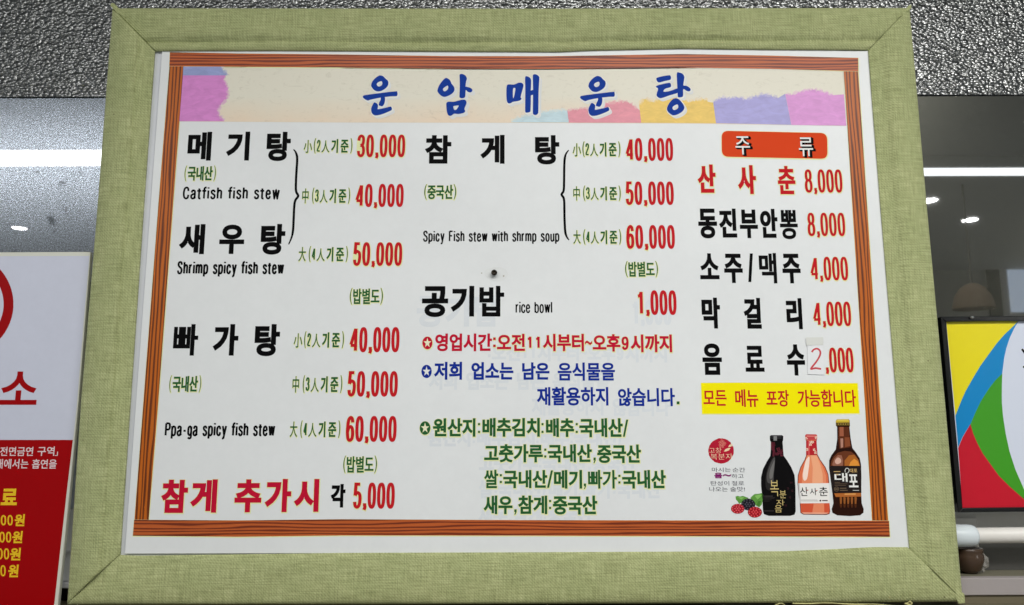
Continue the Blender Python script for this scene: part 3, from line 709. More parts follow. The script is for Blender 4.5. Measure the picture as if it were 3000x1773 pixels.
for s, b in (('30,000', J.b(1903, 120, 2398, 352)), ('40,000', J.b(1883, 624, 2383, 861)), ('50,000', J.b(1863, 1220, 2368, 1463)), ('40,000', K.b(1892, 622, 2410, 880)), ('50,000', K.b(1875, 1072, 2393, 1334)),
             ('60,000', L_c.b(1893, 128, 2388, 380)), ('5,000', L_c.b(1963, 773, 2370, 1027)), ('40,000', B.b(2055, 1000, 2405, 1167)), ('50,000', B.b(2058, 1315, 2410, 1486)), ('60,000', E.b(2063, 147, 2418, 320))): price(s, b)
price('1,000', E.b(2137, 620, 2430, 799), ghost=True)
# ---- braces
def brace(pts, w):
    c = cat(pts, 4); n = len(c); ws = [w*min(1, 0.45+4*min(i, n-1-i)/n) for i in range(n)]
    pr('brace', [band(c, w, False, ws)], K_black)
brace(J.p((1255, 272), (1277, 300), (1291, 345), (1292, 400), (1285, 500), (1279, 640), (1283, 705), (1303, 748), (1275, 790), (1263, 850), (1256, 1000), (1250, 1100), (1236, 1170), (1205, 1243)), 3.5)
brace(B.p((1647, 1088), (1625, 1122), (1616, 1180), (1614, 1300), (1611, 1380), (1596, 1410), (1613, 1442), (1616, 1520), (1617, 1584), (1622, 1674), (1632, 1714), (1650, 1740)), 3.4)
# ---- notes
def star_dot(b, m, halo=None):
    x0, y0, x1, y1 = b; cx, cy, rx, ry = (x0+x1)/2, (y0+y1)/2, (x1-x0)/2, (y1-y0)/2
    st = [(cx+rx*(.82 if i % 2 == 0 else .33)*math.sin(PI*i/5), cy-ry*(.82 if i % 2 == 0 else .33)*math.cos(PI*i/5)) for i in range(10)]
    pr('star_mark', [[(disc(cx, cy, rx, ry), 1), (st, -1)]], m, halo=halo, ghost=False)
    flat('star_mark', [[(dilate(st, -0.8, 1), 1)]], mat('ink_cream', rgb(236, 232, 200), 0.42) if halo else K_white, sheet, YP, 4)
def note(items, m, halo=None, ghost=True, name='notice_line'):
    ps = []
    for it in items:
        s, b = it[:2]
        if s in ('11', '9'): ps += lat(s, b, 0.17, 0, 0.12)
        elif s == ':':
            x0, y0, x1, y1 = b; q = (x1-x0)*1.05
            ps.append([([(x0, y0), (x1, y0), (x1, y0+q), (x0, y0+q)], 1), ([(x0, y1-q), (x1, y1-q), (x1, y1), (x0, y1)], 1)])
        elif s == '.': x0, y0, x1, y1 = b; ps.append([([(x0, y0), (x1, y0), (x1, y1), (x0, y1)], 1)])
        elif s == ',': x0, y0, x1, y1 = b; h = y1-y0; ps.append([([(x0, y0), (x1, y0), (x1, y0+h*.5), (x0+(x1-x0)*.45, y1), (x0, y1), (x0+(x1-x0)*.45, y0+h*.5), (x0, y0+h*.5)], 1)])
        else: ps.append(han(s, b, it[2] if len(it) > 2 else 0.034))
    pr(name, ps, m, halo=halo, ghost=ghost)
R_ = E.b
star_dot(R_(587, 955, 660, 1048), K_crim, 1.8); star_dot(R_(580, 1160, 655, 1256), K_blue); star_dot(H.b(568, 152, 645, 250), K_green, 1.8)
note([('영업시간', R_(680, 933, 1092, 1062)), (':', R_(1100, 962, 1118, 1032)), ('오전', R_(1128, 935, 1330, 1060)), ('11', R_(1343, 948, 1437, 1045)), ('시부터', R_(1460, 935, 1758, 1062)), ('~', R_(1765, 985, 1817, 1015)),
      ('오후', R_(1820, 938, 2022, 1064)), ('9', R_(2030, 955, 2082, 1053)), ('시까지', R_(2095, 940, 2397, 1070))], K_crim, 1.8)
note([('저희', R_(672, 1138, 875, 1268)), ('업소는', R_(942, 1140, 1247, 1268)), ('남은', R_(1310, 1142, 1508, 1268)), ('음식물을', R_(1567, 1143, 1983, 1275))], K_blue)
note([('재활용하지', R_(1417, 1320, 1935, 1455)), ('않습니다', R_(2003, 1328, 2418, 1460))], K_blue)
note([('.', R_(2430, 1425, 2450, 1446))], K_green, 1.5, False)
R_ = H.b
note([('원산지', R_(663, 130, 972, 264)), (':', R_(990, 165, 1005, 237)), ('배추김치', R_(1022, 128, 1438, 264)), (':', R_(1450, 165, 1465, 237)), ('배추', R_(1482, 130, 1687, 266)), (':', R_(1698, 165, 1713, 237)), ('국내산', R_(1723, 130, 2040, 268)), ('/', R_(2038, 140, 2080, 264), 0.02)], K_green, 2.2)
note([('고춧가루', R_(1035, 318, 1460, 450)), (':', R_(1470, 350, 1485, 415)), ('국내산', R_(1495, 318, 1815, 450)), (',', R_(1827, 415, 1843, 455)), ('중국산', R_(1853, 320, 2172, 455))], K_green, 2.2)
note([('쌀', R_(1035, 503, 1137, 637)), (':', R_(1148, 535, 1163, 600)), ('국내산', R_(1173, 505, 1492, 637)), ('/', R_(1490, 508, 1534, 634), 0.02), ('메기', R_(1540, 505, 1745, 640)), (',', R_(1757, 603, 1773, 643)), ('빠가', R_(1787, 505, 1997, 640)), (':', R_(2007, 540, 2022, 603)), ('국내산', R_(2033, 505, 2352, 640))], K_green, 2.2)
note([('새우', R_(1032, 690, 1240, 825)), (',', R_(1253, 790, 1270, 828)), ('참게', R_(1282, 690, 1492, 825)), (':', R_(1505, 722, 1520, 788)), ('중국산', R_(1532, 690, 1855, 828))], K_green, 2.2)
# ---- drinks column
def rrect(tl, tr, br, bl, r, n=6):
    P = [Vector(p) for p in (tl, tr, br, bl)]; out = []
    for i in range(4):
        p, a, b = P[i], P[i-1], P[(i+1) % 4]; u = (a-p).normalized()*r; v = (b-p).normalized()*r
        for j in range(n+1):
            t = j/n; out.append(tuple((p+u)*(1-t)**2+p*2*t*(1-t)+(p+v)*t*t))
    return out
pill = rrect(*C.p((282, 948), (1046, 965), (1050, 1152), (284, 1136)), 20)
pr('heading_pill', [[(pill, 1)]], K_orange, 3, halo=2.5)
for s, b in (('주', C.b(380, 988, 490, 1120)), ('류', C.b(838, 996, 947, 1132))):
    g = [han(s, b, 0.006)]
    for k, (dx, dy) in enumerate(((2.2, 1.0), (4.2, 2.0), (6.4, 3.2))): flat('heading_shadow', g, K_black, sheet, YP, 4+k, (dx, dy), 1.6)
    pr('heading_lettering', g, K_white, 8)
DR = 0.036
dish([('산', C.b(107, 1192, 242, 1398)), ('사', C.b(397, 1197, 535, 1407)), ('춘', C.b(685, 1203, 820, 1408))], K_red, DR, halo=2.0)
Fb = FF.b
dish([('동', Fb(110, 28, 252, 244)), ('진', Fb(262, 28, 395, 238)), ('부', Fb(410, 35, 548, 242)), ('안', Fb(558, 30, 692, 240)), ('뽕', Fb(700, 38, 838, 250))], K_black, DR)
dish([('소', Fb(122, 352, 267, 540)), ('주', Fb(297, 355, 438, 567)), ('/', Fb(468, 353, 516, 560)), ('맥', Fb(550, 350, 685, 570)), ('주', Fb(718, 355, 858, 570))], K_black, DR)
dish([('막', Fb(135, 673, 275, 897)), ('걸', Fb(440, 675, 573, 898)), ('리', Fb(747, 677, 870, 902))], K_black, DR)
dish([('음', Fb(140, 1005, 287, 1233)), ('료', Fb(450, 1022, 593, 1210)), ('수', Fb(750, 1012, 890, 1238))], K_black, DR)
for s, b in (('8,000', C.b(880, 1228, 1160, 1397)), ('8,000', Fb(900, 58, 1180, 228)), ('4,000', Fb(918, 377, 1201, 549)), ('4,000', Fb(937, 702, 1223, 880)), (',000', Fb(1027, 1035, 1241, 1216))): price(s, b, 0.108)
# yellow takeaway band
yb = FF.p((133, 1291), (400, 1289), (800, 1291), (1267, 1293))+I.p((1280, 95), (900, 97), (500, 99), (141, 98))
pr('yellow_band', [[(yb, 1)]], K_yel, 3, halo=1.5)
note([('모든', Fb(148, 1343, 320, 1457), 0.02), ('메뉴', Fb(378, 1337, 550, 1465), 0.02), ('포장', Fb(603, 1342, 773, 1463), 0.02), ('가능합니다', Fb(830, 1340, 1258, 1465), 0.02)], K_red, None, False, 'takeaway_note')
# taped price patch with a hand drawn 2
pat = quad_sheet('price_patch', FF.p((903, 968), (1016, 966), (1026, 1232), (906, 1228)), YP-0.0012, 0.0006, M_patch)
flat('handwritten_digit', [band(cat(FF.p((935, 1068), (952, 1048), (978, 1044), (996, 1062), (994, 1092), (970, 1135), (930, 1188), (962, 1184), (1003, 1190)), 5), 2.6)], mat('ink_felt_red', rgb(196, 62, 72), 0.5), pat, YP-0.0012, 2)
m_tape = mat('clear_tape', rgb(217, 218, 212), 0.3)
quad_sheet('tape_piece', FF.p((893, 962), (1018, 960), (1020, 1015), (896, 1020)), YP-0.0016, 0.0001, m_tape)

# ---- printed pictures
def picture(name, items, label=None):
    """one flat printed picture made of coloured shapes"""
    V, Fa, mi, ms = [], [], [], []
    for lay, it in enumerate(items):
        m = it[0]
        if m not in ms: ms.append(m)
        for grp in it[1]:
            v, f = fill([c for c, g in grp], [g for c, g in grp]); o = len(V)
            V += [at(x, y, YP-0.0002-0.00002*lay) for x, y in v]
            for t in f:
                t = tuple(i+o for i in t); a, b, c = (V[i] for i in t)
                Fa.append(t if (b-a).cross(c-a).y < 0 else t[::-1]); mi.append(ms.index(m))
    o = link(name, V, Fa, ms, sheet, midx=mi)
    if label: o['label'] = label
    return o
P = Nc.p
def pc(r, g, b_): return ink('picture_%d_%d_%d' % (r, g, b_), r, g, b_)
def one(pts, sm=0): return [poly(pts, sm)]
def rc(crop, x0, y0, x1, y1): return [([*crop.p((x0, y0), (x1, y0), (x1, y1), (x0, y1))], 1)]
rnd = random.Random(3)
def blooms(crop, spots, r):
    out = []
    for (x, y) in spots:
        for k in range(4):
            a = k*PI/2+rnd.random(); out.append([(disc(crop.x+(x+r*.8*math.cos(a))/crop.k, crop.y+(y+r*.8*math.sin(a))/crop.k, r*.6/crop.k, r*.6/crop.k, 8), 1)])
    return out
sil1 = P((165, 270), (180, 256), (330, 256), (347, 270), (345, 325), (337, 345), (345, 450), (352, 535), (400, 600), (460, 700), (500, 800), (512, 950), (515, 1290), (500, 1335), (440, 1352), (150, 1352), (85, 1330), (72, 1290), (62, 1100), (45, 950), (45, 830), (70, 720), (120, 620), (170, 540), (178, 450), (178, 345), (165, 325))
picture('printed_bottle', [(pc(14, 13, 14), one(sil1)),
  (pc(70, 70, 72), [rc(Nc, 185, 266, 325, 276), rc(Nc, 185, 290, 325, 298)]), (pc(130, 130, 130), [rc(Nc, 215, 268, 260, 330)]),
  (pc(40, 38, 38), one(P((200, 560), (232, 545), (236, 620), (222, 800), (210, 990), (120, 990), (105, 860), (135, 700)), 3)),
  (pc(78, 76, 75), one(P((205, 580), (230, 560), (232, 620), (216, 780), (203, 900), (135, 900), (122, 810), (150, 700)), 3)),
  (pc(112, 110, 108), one(P((212, 620), (228, 600), (224, 680), (208, 790), (195, 840), (160, 840), (165, 740)), 3)),
  (pc(92, 34, 46), one(P((180, 350), (232, 352), (228, 440), (236, 470), (225, 545), (200, 545), (205, 470), (183, 450)))+blooms(Nc, [(280, 445), (320, 470), (290, 490), (325, 520), (260, 510), (215, 380)], 20)),
  (pc(52, 28, 34), blooms(Nc, [(410, 980), (380, 1210), (455, 900), (440, 1100), (470, 1010)], 14)),
  (pc(62, 56, 56), [rc(Nc, 72, 1078, 205, 1090), rc(Nc, 72, 1100, 235, 1105), rc(Nc, 72, 1116, 225, 1120), rc(Nc, 74, 1132, 190, 1136), rc(Nc, 76, 1150, 160, 1154), rc(Nc, 85, 1280, 220, 1290)]),
  (pc(206, 186, 122), [han('복', Nc.b(165, 868, 290, 1085), -0.004), han('분', Nc.b(295, 1005, 388, 1112), 0.0), han('자', Nc.b(250, 1130, 365, 1210), 0.0), han('음', Nc.b(230, 1205, 330, 1305), 0.0)])],
  'printed picture of a black bottle with gold lettering')
sil2 = P((645, 255), (660, 242), (795, 245), (808, 262), (803, 320), (798, 350), (812, 520), (850, 590), (920, 690), (960, 790), (970, 900), (974, 1180), (984, 1290), (975, 1325), (930, 1338), (620, 1335), (580, 1310), (572, 1190), (555, 1060), (540, 900), (545, 800), (580, 690), (640, 580), (657, 530), (657, 330), (643, 315))
in2 = dilate(sil2, -2.0, 1)
picture('printed_bottle', [(pc(92, 30, 22), one(sil2)), (pc(222, 112, 76), one(in2)),
  (pc(232, 142, 102), one(P((668, 530), (805, 530), (880, 680), (925, 800), (930, 905), (600, 905), (600, 800), (640, 640)))),
  (pc(240, 170, 130), one(P((720, 530), (798, 530), (850, 660), (880, 780), (885, 905), (740, 905), (748, 700)))),
  (pc(248, 222, 206), one(P((650, 610), (700, 545), (700, 640), (690, 720), (668, 850), (625, 870), (612, 780)), 3)),
  (pc(182, 38, 46), one(P((658, 330), (798, 330), (811, 527), (656, 527)))), (pc(206, 84, 84), one(P((680, 330), (706, 330), (706, 527), (680, 527)))),
  (pc(196, 70, 74), one(P((645, 255), (660, 242), (795, 245), (808, 262), (803, 318), (650, 322)))), (pc(232, 140, 130), one(P((665, 262), (790, 264), (788, 276), (668, 275)))),
  (pc(236, 202, 180), blooms(Nc, [(720, 350), (715, 385), (770, 455), (785, 495), (670, 450), (745, 350), (795, 290), (660, 300)], 15)),
  (pc(212, 88, 58), one(P((585, 1183), (975, 1180), (978, 1290), (930, 1320), (630, 1318), (590, 1290)))), (pc(232, 138, 100), one(P((760, 1185), (900, 1183), (905, 1310), (740, 1312)))),
  (pc(236, 168, 140), one(P((600, 1305), (960, 1308), (930, 1328), (625, 1326)))),
  (pc(236, 233, 228), one(P((550, 910), (970, 907), (976, 1180), (568, 1183)))), (pc(208, 206, 204), one(P((550, 910), (572, 910), (590, 1183), (568, 1183)))),
  (K_black, [han('산', Nc.b(572, 960, 685, 1082), 0.008), han('사', Nc.b(705, 975, 805, 1070), 0.008), han('춘', Nc.b(830, 960, 955, 1082), 0.008)]),
  (pc(200, 90, 50), [rc(Nc, 660, 1000, 690, 1007), rc(Nc, 790, 1005, 815, 1012)]),
  (pc(120, 120, 118), [rc(Nc, 585, 1134, 810, 1138), rc(Nc, 585, 1148, 820, 1152)]), (pc(60, 30, 30), [[(disc(*P((850, 1145))[0], 2.6, 2.6, 12), 1)], rc(Nc, 875, 1138, 950, 1151)])],
  'printed picture of an orange bottle with a white label')
sil3 = P((1060, 60), (1075, 40), (1235, 38), (1250, 55), (1252, 130), (1245, 145), (1262, 300), (1285, 430), (1340, 500), (1385, 570), (1403, 650), (1408, 800), (1405, 1040), (1412, 1180), (1440, 1260), (1435, 1310), (1390, 1345), (1250, 1355), (1080, 1345), (1015, 1310), (1005, 1260), (1028, 1180), (1015, 1050), (995, 900), (970, 700), (970, 600), (1000, 530), (1060, 450), (1080, 300), (1078, 145), (1062, 125))
picture('printed_bottle', [(pc(42, 20, 13), one(sil3)),
  (pc(92, 46, 28), one(P((1095, 145), (1235, 145), (1250, 300), (1262, 420), (1110, 440), (1095, 300)))),
  (pc(158, 92, 66), one(P((1112, 145), (1165, 145), (1168, 270), (1112, 270)))), (pc(134, 72, 44), one(P((1180, 285), (1248, 285), (1258, 400), (1185, 420)))), (pc(176, 128, 110), one(P((1122, 300), (1160, 300), (1160, 420), (1128, 430)), 0)),
  (pc(104, 55, 34), one(P((1000, 610), (1030, 550), (1085, 495), (1180, 470), (1270, 480), (1330, 530), (1375, 600), (1392, 672), (990, 672)))),
  (pc(168, 98, 42), one(P((1180, 600), (1240, 530), (1310, 520), (1365, 590), (1388, 672), (1180, 672)))), (pc(222, 146, 58), one(P((1260, 620), (1310, 575), (1360, 610), (1382, 672), (1240, 672)), 0)),
  (pc(150, 98, 78), one(P((1012, 650), (1040, 575), (1090, 525), (1140, 530), (1158, 600), (1155, 672), (1020, 672)))), (pc(214, 172, 154), one(P((1050, 600), (1085, 560), (1125, 580), (1130, 625), (1085, 650), (1055, 635)), 3)),
  (pc(92, 74, 34), one(P((1062, 85), (1250, 80), (1252, 128), (1062, 126)))), (pc(204, 176, 58), one(P((1060, 62), (1076, 41), (1234, 39), (1248, 56), (1246, 82), (1062, 86)))), (pc(232, 212, 96), one(P((1080, 48), (1228, 46), (1230, 56), (1080, 58)))),
  (pc(176, 150, 70), [rc(Nc, 1090+32*i, 98, 1104+32*i, 112) for i in range(5)]),
  (pc(36, 29, 28), one(P((978, 676), (1405, 673), (1408, 1038), (1020, 1044)))),
  (K_white, [han('대', Nc.b(1040, 770, 1222, 890), 0.03), han('포', Nc.b(1232, 788, 1368, 965), 0.025)]), (pc(206, 170, 110), [han('대포', Nc.b(1250, 708, 1352, 765), 0.02), rc(Nc, 1032, 745, 1122, 755), rc(Nc, 1060, 782, 1098, 794)]),
  (pc(220, 220, 214), band(cat(P((1190, 760), (1185, 735), (1205, 705), (1235, 715), (1240, 745), (1220, 770)), 4), 0.9) and [band(cat(P((1190, 760), (1185, 735), (1205, 705), (1235, 715), (1240, 745), (1220, 770)), 4), 0.9)]),
  (pc(112, 92, 72), [rc(Nc, 1045, 895, 1118, 900), rc(Nc, 1045, 915, 1215, 920), rc(Nc, 1045, 935, 1200, 940), rc(Nc, 1115, 972, 1205, 982), rc(Nc, 1115, 1000, 1220, 1010), band(ell(*P((1070, 988))[0], 6.6, 6.2, 20, 2), 0.7, True), rc(Nc, 1050, 980, 1090, 996)]), (pc(200, 200, 196), [rc(Nc, 1292, 1002, 1375, 1010)]),
  (pc(176, 102, 48), one(P((1040, 1046), (1404, 1040), (1404, 1090), (1060, 1096)))), (pc(214, 150, 84), one(P((1180, 1046), (1330, 1044), (1330, 1066), (1180, 1068)))),
  (pc(150, 88, 42), [poly(P((1112+50*i, 1100), (1136+50*i, 1092), (1146+50*i, 1110), (1140+50*i, 1190), (1118+50*i, 1190))) for i in range(5)]), (pc(82, 42, 22), [poly(P((1110+50*i, 1195), (1145+50*i, 1195), (1140+50*i, 1240), (1120+50*i, 1240))) for i in range(5)])],
  'printed picture of a brown bottle with a gold cap and black label')
# red seal, slogan, berries
jag = [(x+rnd.uniform(-.9, .9), y+rnd.uniform(-.9, .9)) for x, y in disc(*Mc.p((243, 470))[0], 172/4.6375, 171/4.6375, 60)]
K_cream = pc(236, 212, 176)
def seal_dots():
    out = []
    for k in range(16):
        a = k*2.4; r = 5.5*math.sqrt(k+.5)*2.3; x, y = Mc.p((258+r*math.cos(a)*.9, 375+r*math.sin(a)))[0]
        out.append(band(ell(x, y, 2.2, 2.2, 10, 2), 0.45, True))
    return out
picture('printed_seal', [(pc(178, 30, 52), one(jag)), (K_cream, [han('고창', Mc.b(80, 425, 250, 500), -0.01), han('복분자', Mc.b(100, 505, 402, 588), -0.01), *[poly(q) for q in (Mc.p((280, 478), (305, 445), (345, 428), (372, 430), (350, 462), (310, 478)), Mc.p((340, 415), (355, 390), (392, 372), (402, 388), (380, 412)))]]), (pc(228, 150, 130), seal_dots())], 'round red printed seal')
K_dg = ink('dark_grey', 62, 62, 74)
note([('마시는', Mc.b(118, 695, 375, 755), 0.0), ('순간', Mc.b(398, 697, 572, 757), 0.0)], K_dg, None, False, 'slogan')
note([('하고', Mc.b(385, 783, 550, 842), 0.0)], K_dg, None, False, 'slogan')
note([('음', Mc.b(150, 765, 262, 842), 0.06), ('~', Mc.b(268, 785, 380, 818), 0.08)], ink('plum', 128, 26, 104), None, False, 'slogan')
note([('탄성이', Mc.b(102, 878, 355, 940), 0.0), ('절로', Mc.b(388, 878, 557, 940), 0.0)], K_dg, None, False, 'slogan')
note([('나오는', Mc.b(82, 957, 335, 1022), 0.0), ('술맛!', Mc.b(366, 957, 568, 1022), 0.0)], K_dg, None, False, 'slogan')
def berry(cx, cy, rx, ry, dark, mid, hi):
    out = [(dark, [[(disc(*Mc.p((cx, cy))[0], rx/4.64, ry/4.64, 20), 1)]])]; a, b = [], []
    for r_, n_ in ((0.0, 1), (0.36, 6), (0.74, 11)):
        for i in range(n_):
            t = 2*PI*i/n_+r_*3; x, y = cx+rx*r_*math.cos(t)*1.06, cy+ry*r_*math.sin(t)*1.06
            px, py = Mc.p((x, y))[0]; a.append([(disc(px, py, rx*.17/4.64, ry*.19/4.64, 9), 1)]); b.append([(disc(px-.6, py-.7, rx*.06/4.64, ry*.07/4.64, 6), 1)])
    return out+[(mid, a), (hi, b)]
leafs = [(pc(96, 150, 66), one(Mc.p((440, 1088), (470, 1080), (500, 1090), (540, 1080), (615, 1108), (600, 1140), (540, 1160), (490, 1190), (468, 1155), (445, 1130)))+one(Mc.p((640, 1110), (668, 1080), (700, 1055), (750, 1052), (800, 1042), (822, 1075), (812, 1140), (795, 1200), (762, 1236), (715, 1210), (680, 1150)))),
  (pc(132, 186, 96), one(Mc.p((700, 1080), (780, 1060), (800, 1080), (740, 1130)))+one(Mc.p((470, 1098), (560, 1100), (520, 1130)))), (pc(70, 120, 48), one(Mc.p((745, 1150), (790, 1150), (762, 1225), (728, 1205)))+[band(Mc.p((815, 1060), (700, 1190)), 0.5)])]
picture('printed_berries', leafs+berry(612, 1197, 97, 80, pc(22, 20, 26), pc(52, 50, 60), pc(110, 108, 120))+berry(470, 1256, 92, 68, pc(142, 24, 36), pc(200, 54, 66), pc(240, 140, 140))+berry(703, 1302, 97, 74, pc(132, 20, 30), pc(196, 44, 54), pc(240, 130, 130)), 'printed berries with green leaves')
# screw through the sheet
def lathe(name, prof, centre, axis, m, parent, n=24, smooth=True):
    """prof: (radius, distance along axis)"""
    ax = Vector(axis).normalized(); u = ax.orthogonal().normalized(); v = ax.cross(u); V = []
    for r, h in prof:
        for i in range(n):
            a = 2*PI*i/n; V.append(Vector(centre)+ax*h+u*r*math.cos(a)+v*r*math.sin(a))
    Fa = [(j*n+i, j*n+(i+1) % n, (j+1)*n+(i+1) % n, (j+1)*n+i) for j in range(len(prof)-1) for i in range(n)]
    Fa += [tuple(range(n-1, -1, -1)), tuple((len(prof)-1)*n+i for i in range(n))]
    return link(name, V, Fa, m, parent, smooth)
c = at(1448, 801, YP)
M_screw = mat('dark_screw_steel', rgb(52, 46, 40), 0.3, 0.9)
sc = lathe('screw', [(0.0022, 0), (0.0022, 0.004), (0.0046, 0.0045), (0.0048, 0.006), (0.0040, 0.0078), (0.0022, 0.0086), (0.0020, 0.0070)], c, (0, -1, 0), M_screw, board)
lathe('screw_socket', [(0.0019, 0.0069), (0.0004, 0.0070)], c, (0, -1, 0), mat('black_recess', rgb(12, 11, 10), 0.8), sc, 6, False)
flat('dust_smudge', one([(1440, 785), (1462, 783), (1482, 790), (1488, 806), (1472, 822), (1445, 824), (1424, 812), (1420, 794)], 3), mottled('faint_dirt', rgb(221, 223, 222), 0.02, 60), sheet, YP, 2)
for q in (E.p((1170, 512), (1180, 510), (1182, 520), (1172, 524)), E.p((1012, 492), (1020, 491), (1021, 499), (1013, 500))): flat('wall_plug_crumb', one(q), mottled('brown_grey_dirt', rgb(176, 170, 158), 0.05, 80), sheet, YP, 3)
# loose threads and cloth under the bottom rail
M_strip = mat('cream_tape_cloth', rgb(196, 190, 132), 0.8)
def ribbon(name, pts, w, Y, m, parent):
    c = cat(pts, 4); V = []; 
    for i, (x, y) in enumerate(c):
        d = 0.002*math.sin(i*.9); V += [at(x, y-w, Y+d), at(x, y+w, Y-d)]
    Fa = [(2*i, 2*i+1, 2*i+3, 2*i+2) for i in range(len(c)-1)]
    o = link(name, V, Fa, m, parent, True); s = o.modifiers.new('thick', 'SOLIDIFY'); s.thickness = 0.0008; return o
ribbon('loose_tape', [(2270, 1771), (2285, 1768.5), (2300, 1772)], 1.2, 0.004, M_strip, board)
ribbon('loose_tape', [(2322, 1767), (2400, 1768), (2480, 1769), (2560, 1772), (2640, 1776)], 1.6, 0.004, M_strip, board)
ribbon('loose_tape', [(2650, 1768), (2662, 1766), (2668, 1762), (2672, 1769), (2660, 1773), (2652, 1778)], 2.0, -0.002, M_strip, board)

# ================================================================== LEFT SIGN
M_signw = paper_mat('pale_sign_film', rgb(206, 209, 224), 0.35, 0.3); M_rim = mat('cream_plastic_rim', rgb(214, 214, 202), 0.5)
M_sred = mat('sign_red', rgb(156, 0, 6), 0.4, 0, 0.12); M_syel = mat('sign_yellow', rgb(232, 190, 24), 0.4); M_spink = mat('sign_white_print', rgb(224, 206, 208), 0.4)
YS = 0.022
left = empty('no_smoking_sign', 'white and red smoking ban sign with a red ring, cut off by the left edge', 'sign')
eo = [(265, 738), (249, 940), (230, 1173), (203, 1450), (169, 1773), (160, 1850)]
def slab(name, pts, Y, th, m, parent, bev=0):
    n = len(pts); V = [at(x, y, Y) for x, y in pts]; V += [v+Vector((0, th, 0)) for v in V]
    f = [tuple(range(n)), tuple(range(2*n-1, n-1, -1))]+[(i, n+i, n+(i+1) % n, (i+1) % n) for i in range(n)]
    if (V[1]-V[0]).cross(V[2]-V[0]).y > 0: f = [t[::-1] for t in f]
    o = link(name, V, f, m, parent)
    if bev: b = o.modifiers.new('bevel', 'BEVEL'); b.width = bev; b.segments = 2
    return o
slab('sign_panel', [(-500, 741)]+eo+[(-500, 1850)], YS, 0.008, M_rim, left, 0.001)
ei = [(262, 750), (245, 940), (226, 1173), (214, 1289)]
flat('white_field', one([(-480, 752)]+ei+[(-480, 1289)]), M_signw, left, YS, 1)
rf = flat('red_field', one([(-480, 1289), (213.5, 1289), (194.6, 1450), (158.7, 1773), (150, 1845), (-480, 1845)]), M_sred, left, YS, 1)
flat('red_ring', [band(ell(-112, 891, 137, 137, 60, 2), 14.5, True)], M_sred, left, YS, 3)
flat('sign_lettering', [han('소', D.b(-6, 1208, 282, 1450), 0.03)], M_sred, left, YS, 3)
flat('sign_lettering', [han('전면금연', G_.b(-2, 337, 243, 403), 0.014), han('구역', G_.b(270, 335, 397, 403), 0.014), han('」', G_.b(396, 372, 420, 402), 0.02)], M_spink, rf, YS, 3)
flat('sign_lettering', [han('내에서는', G_.b(-32, 425, 208, 495), 0.014), han('흡연을', G_.b(230, 427, 413, 495), 0.014)], M_spink, rf, YS, 3)
flat('sign_lettering', [han('료', G_.b(5, 640, 130, 760), 0.045)], M_syel, rf, YS, 3)
for xs, y0, y1, wb in (((5, 53), 832, 906, (103, 825, 182, 912)), ((-5, 42), 953, 1030, (87, 947, 166, 1035)), ((-20, 27), 1073, 1152, (70, 1068, 153, 1160)), ((2,), 1195, 1275, (57, 1190, 137, 1282))):
    flat('sign_lettering', [band(ell(*G_.p((x+20, (y0+y1)/2))[0], 14/k_, (y1-y0)/2/k_-2, 24, 2.4), 2.2, True) for x in xs]+[han('원', G_.b(*wb), 0.035)], M_syel, rf, YS, 3)

# ================================================================== RIGHT POSTER
YB = 0.050
right = empty('framed_poster', 'black framed poster with yellow, blue, green and red curved bands at right', 'poster')
M_bez = mat('black_gloss_plastic', rgb(16, 17, 20), 0.22, 0, 0.5)
inn = [(2773, 943), (2796.6, 1200), (2820, 1488)]; out = [(2756, 928), (2778, 1200), (2807.5, 1501.5)]
def bar(a, b, c, d, nm='bezel_bar'): return slab(nm, [a, b, c, d], YB-0.006, 0.02, M_bez, right, 0.0012)
bar((2756, 928), (3400, 921), (3388, 936), (2773, 943)); bar((2756, 928.6), (2773, 943.4), (2820, 1488), (2807.5, 1501.5)); bar((2820, 1488.4), (3440, 1482), (3450, 1495), (2807.5, 1501.9))
bar((3388, 936.4), (3400, 921.4), (3450, 1494.6), (3440, 1482.4))
slab('poster_back', [(2760, 932), (3395, 925), (3445, 1490), (2810, 1498)], YB+0.002, 0.01, M_bez, right)
M_pw = mat('poster_white', rgb(212, 218, 232), 0.3)
pp = flat('poster_sheet', one([(2772, 942), (3390, 935), (3441, 1484), (2821, 1489)]), M_pw, right, YB, 1)
def px(m, pts): return flat('colour_band', one(pts), m, pp, YB, 2)
Yc = FF.p((2432, 843), (2385, 890), (2330, 942), (2275, 1005), (2220, 1080), (2155, 1170), (2100, 1262), (2050, 1350))+I.p((2020, 0), (1998, 55), (1976, 112))
Bc = FF.p((2434, 843), (2400, 900), (2370, 965), (2345, 1040), (2328, 1120), (2316, 1222))
BG = FF.p((2316, 1222), (2262, 1275), (2220, 1330), (2180, 1392))+I.p((2158, 10), (2120, 90), (2085, 172))
px(mat('poster_yellow', rgb(232, 216, 24), 0.3), FF.p((1910, 847))+[FF.p((2432, 842))[0]]+Yc)
px(mat('poster_blue', rgb(0, 132, 196), 0.3), Yc+I.p((1996, 340), (2030, 262))+BG[::-1]+Bc[::-1][1:])
GR = FF.p((2313, 1300), (2312, 1380))+I.p((2313, 20), (2322, 120), (2340, 240), (2368, 370), (2410, 500), (2473, 645), (2560, 790))
GL_ = I.p((2085, 172), (2105, 240), (2135, 310), (2175, 385), (2225, 455), (2290, 545), (2370, 625), (2473, 716), (2560, 778))
px(mat('poster_green', rgb(62, 152, 30), 0.3), BG[::-1]+GR+GL_[::-1][:-1])
px(mat('poster_red', rgb(196, 14, 40), 0.3), I.p((1996, 345), (2030, 265))+GL_+I.p((2028, 781)))
flat('brush_mark', [band(FF.p((2458, 1046), (2480, 1075)), 3.0), band(FF.p((2466, 1180), (2490, 1160)), 2.4)], K_black, pp, YB, 3)
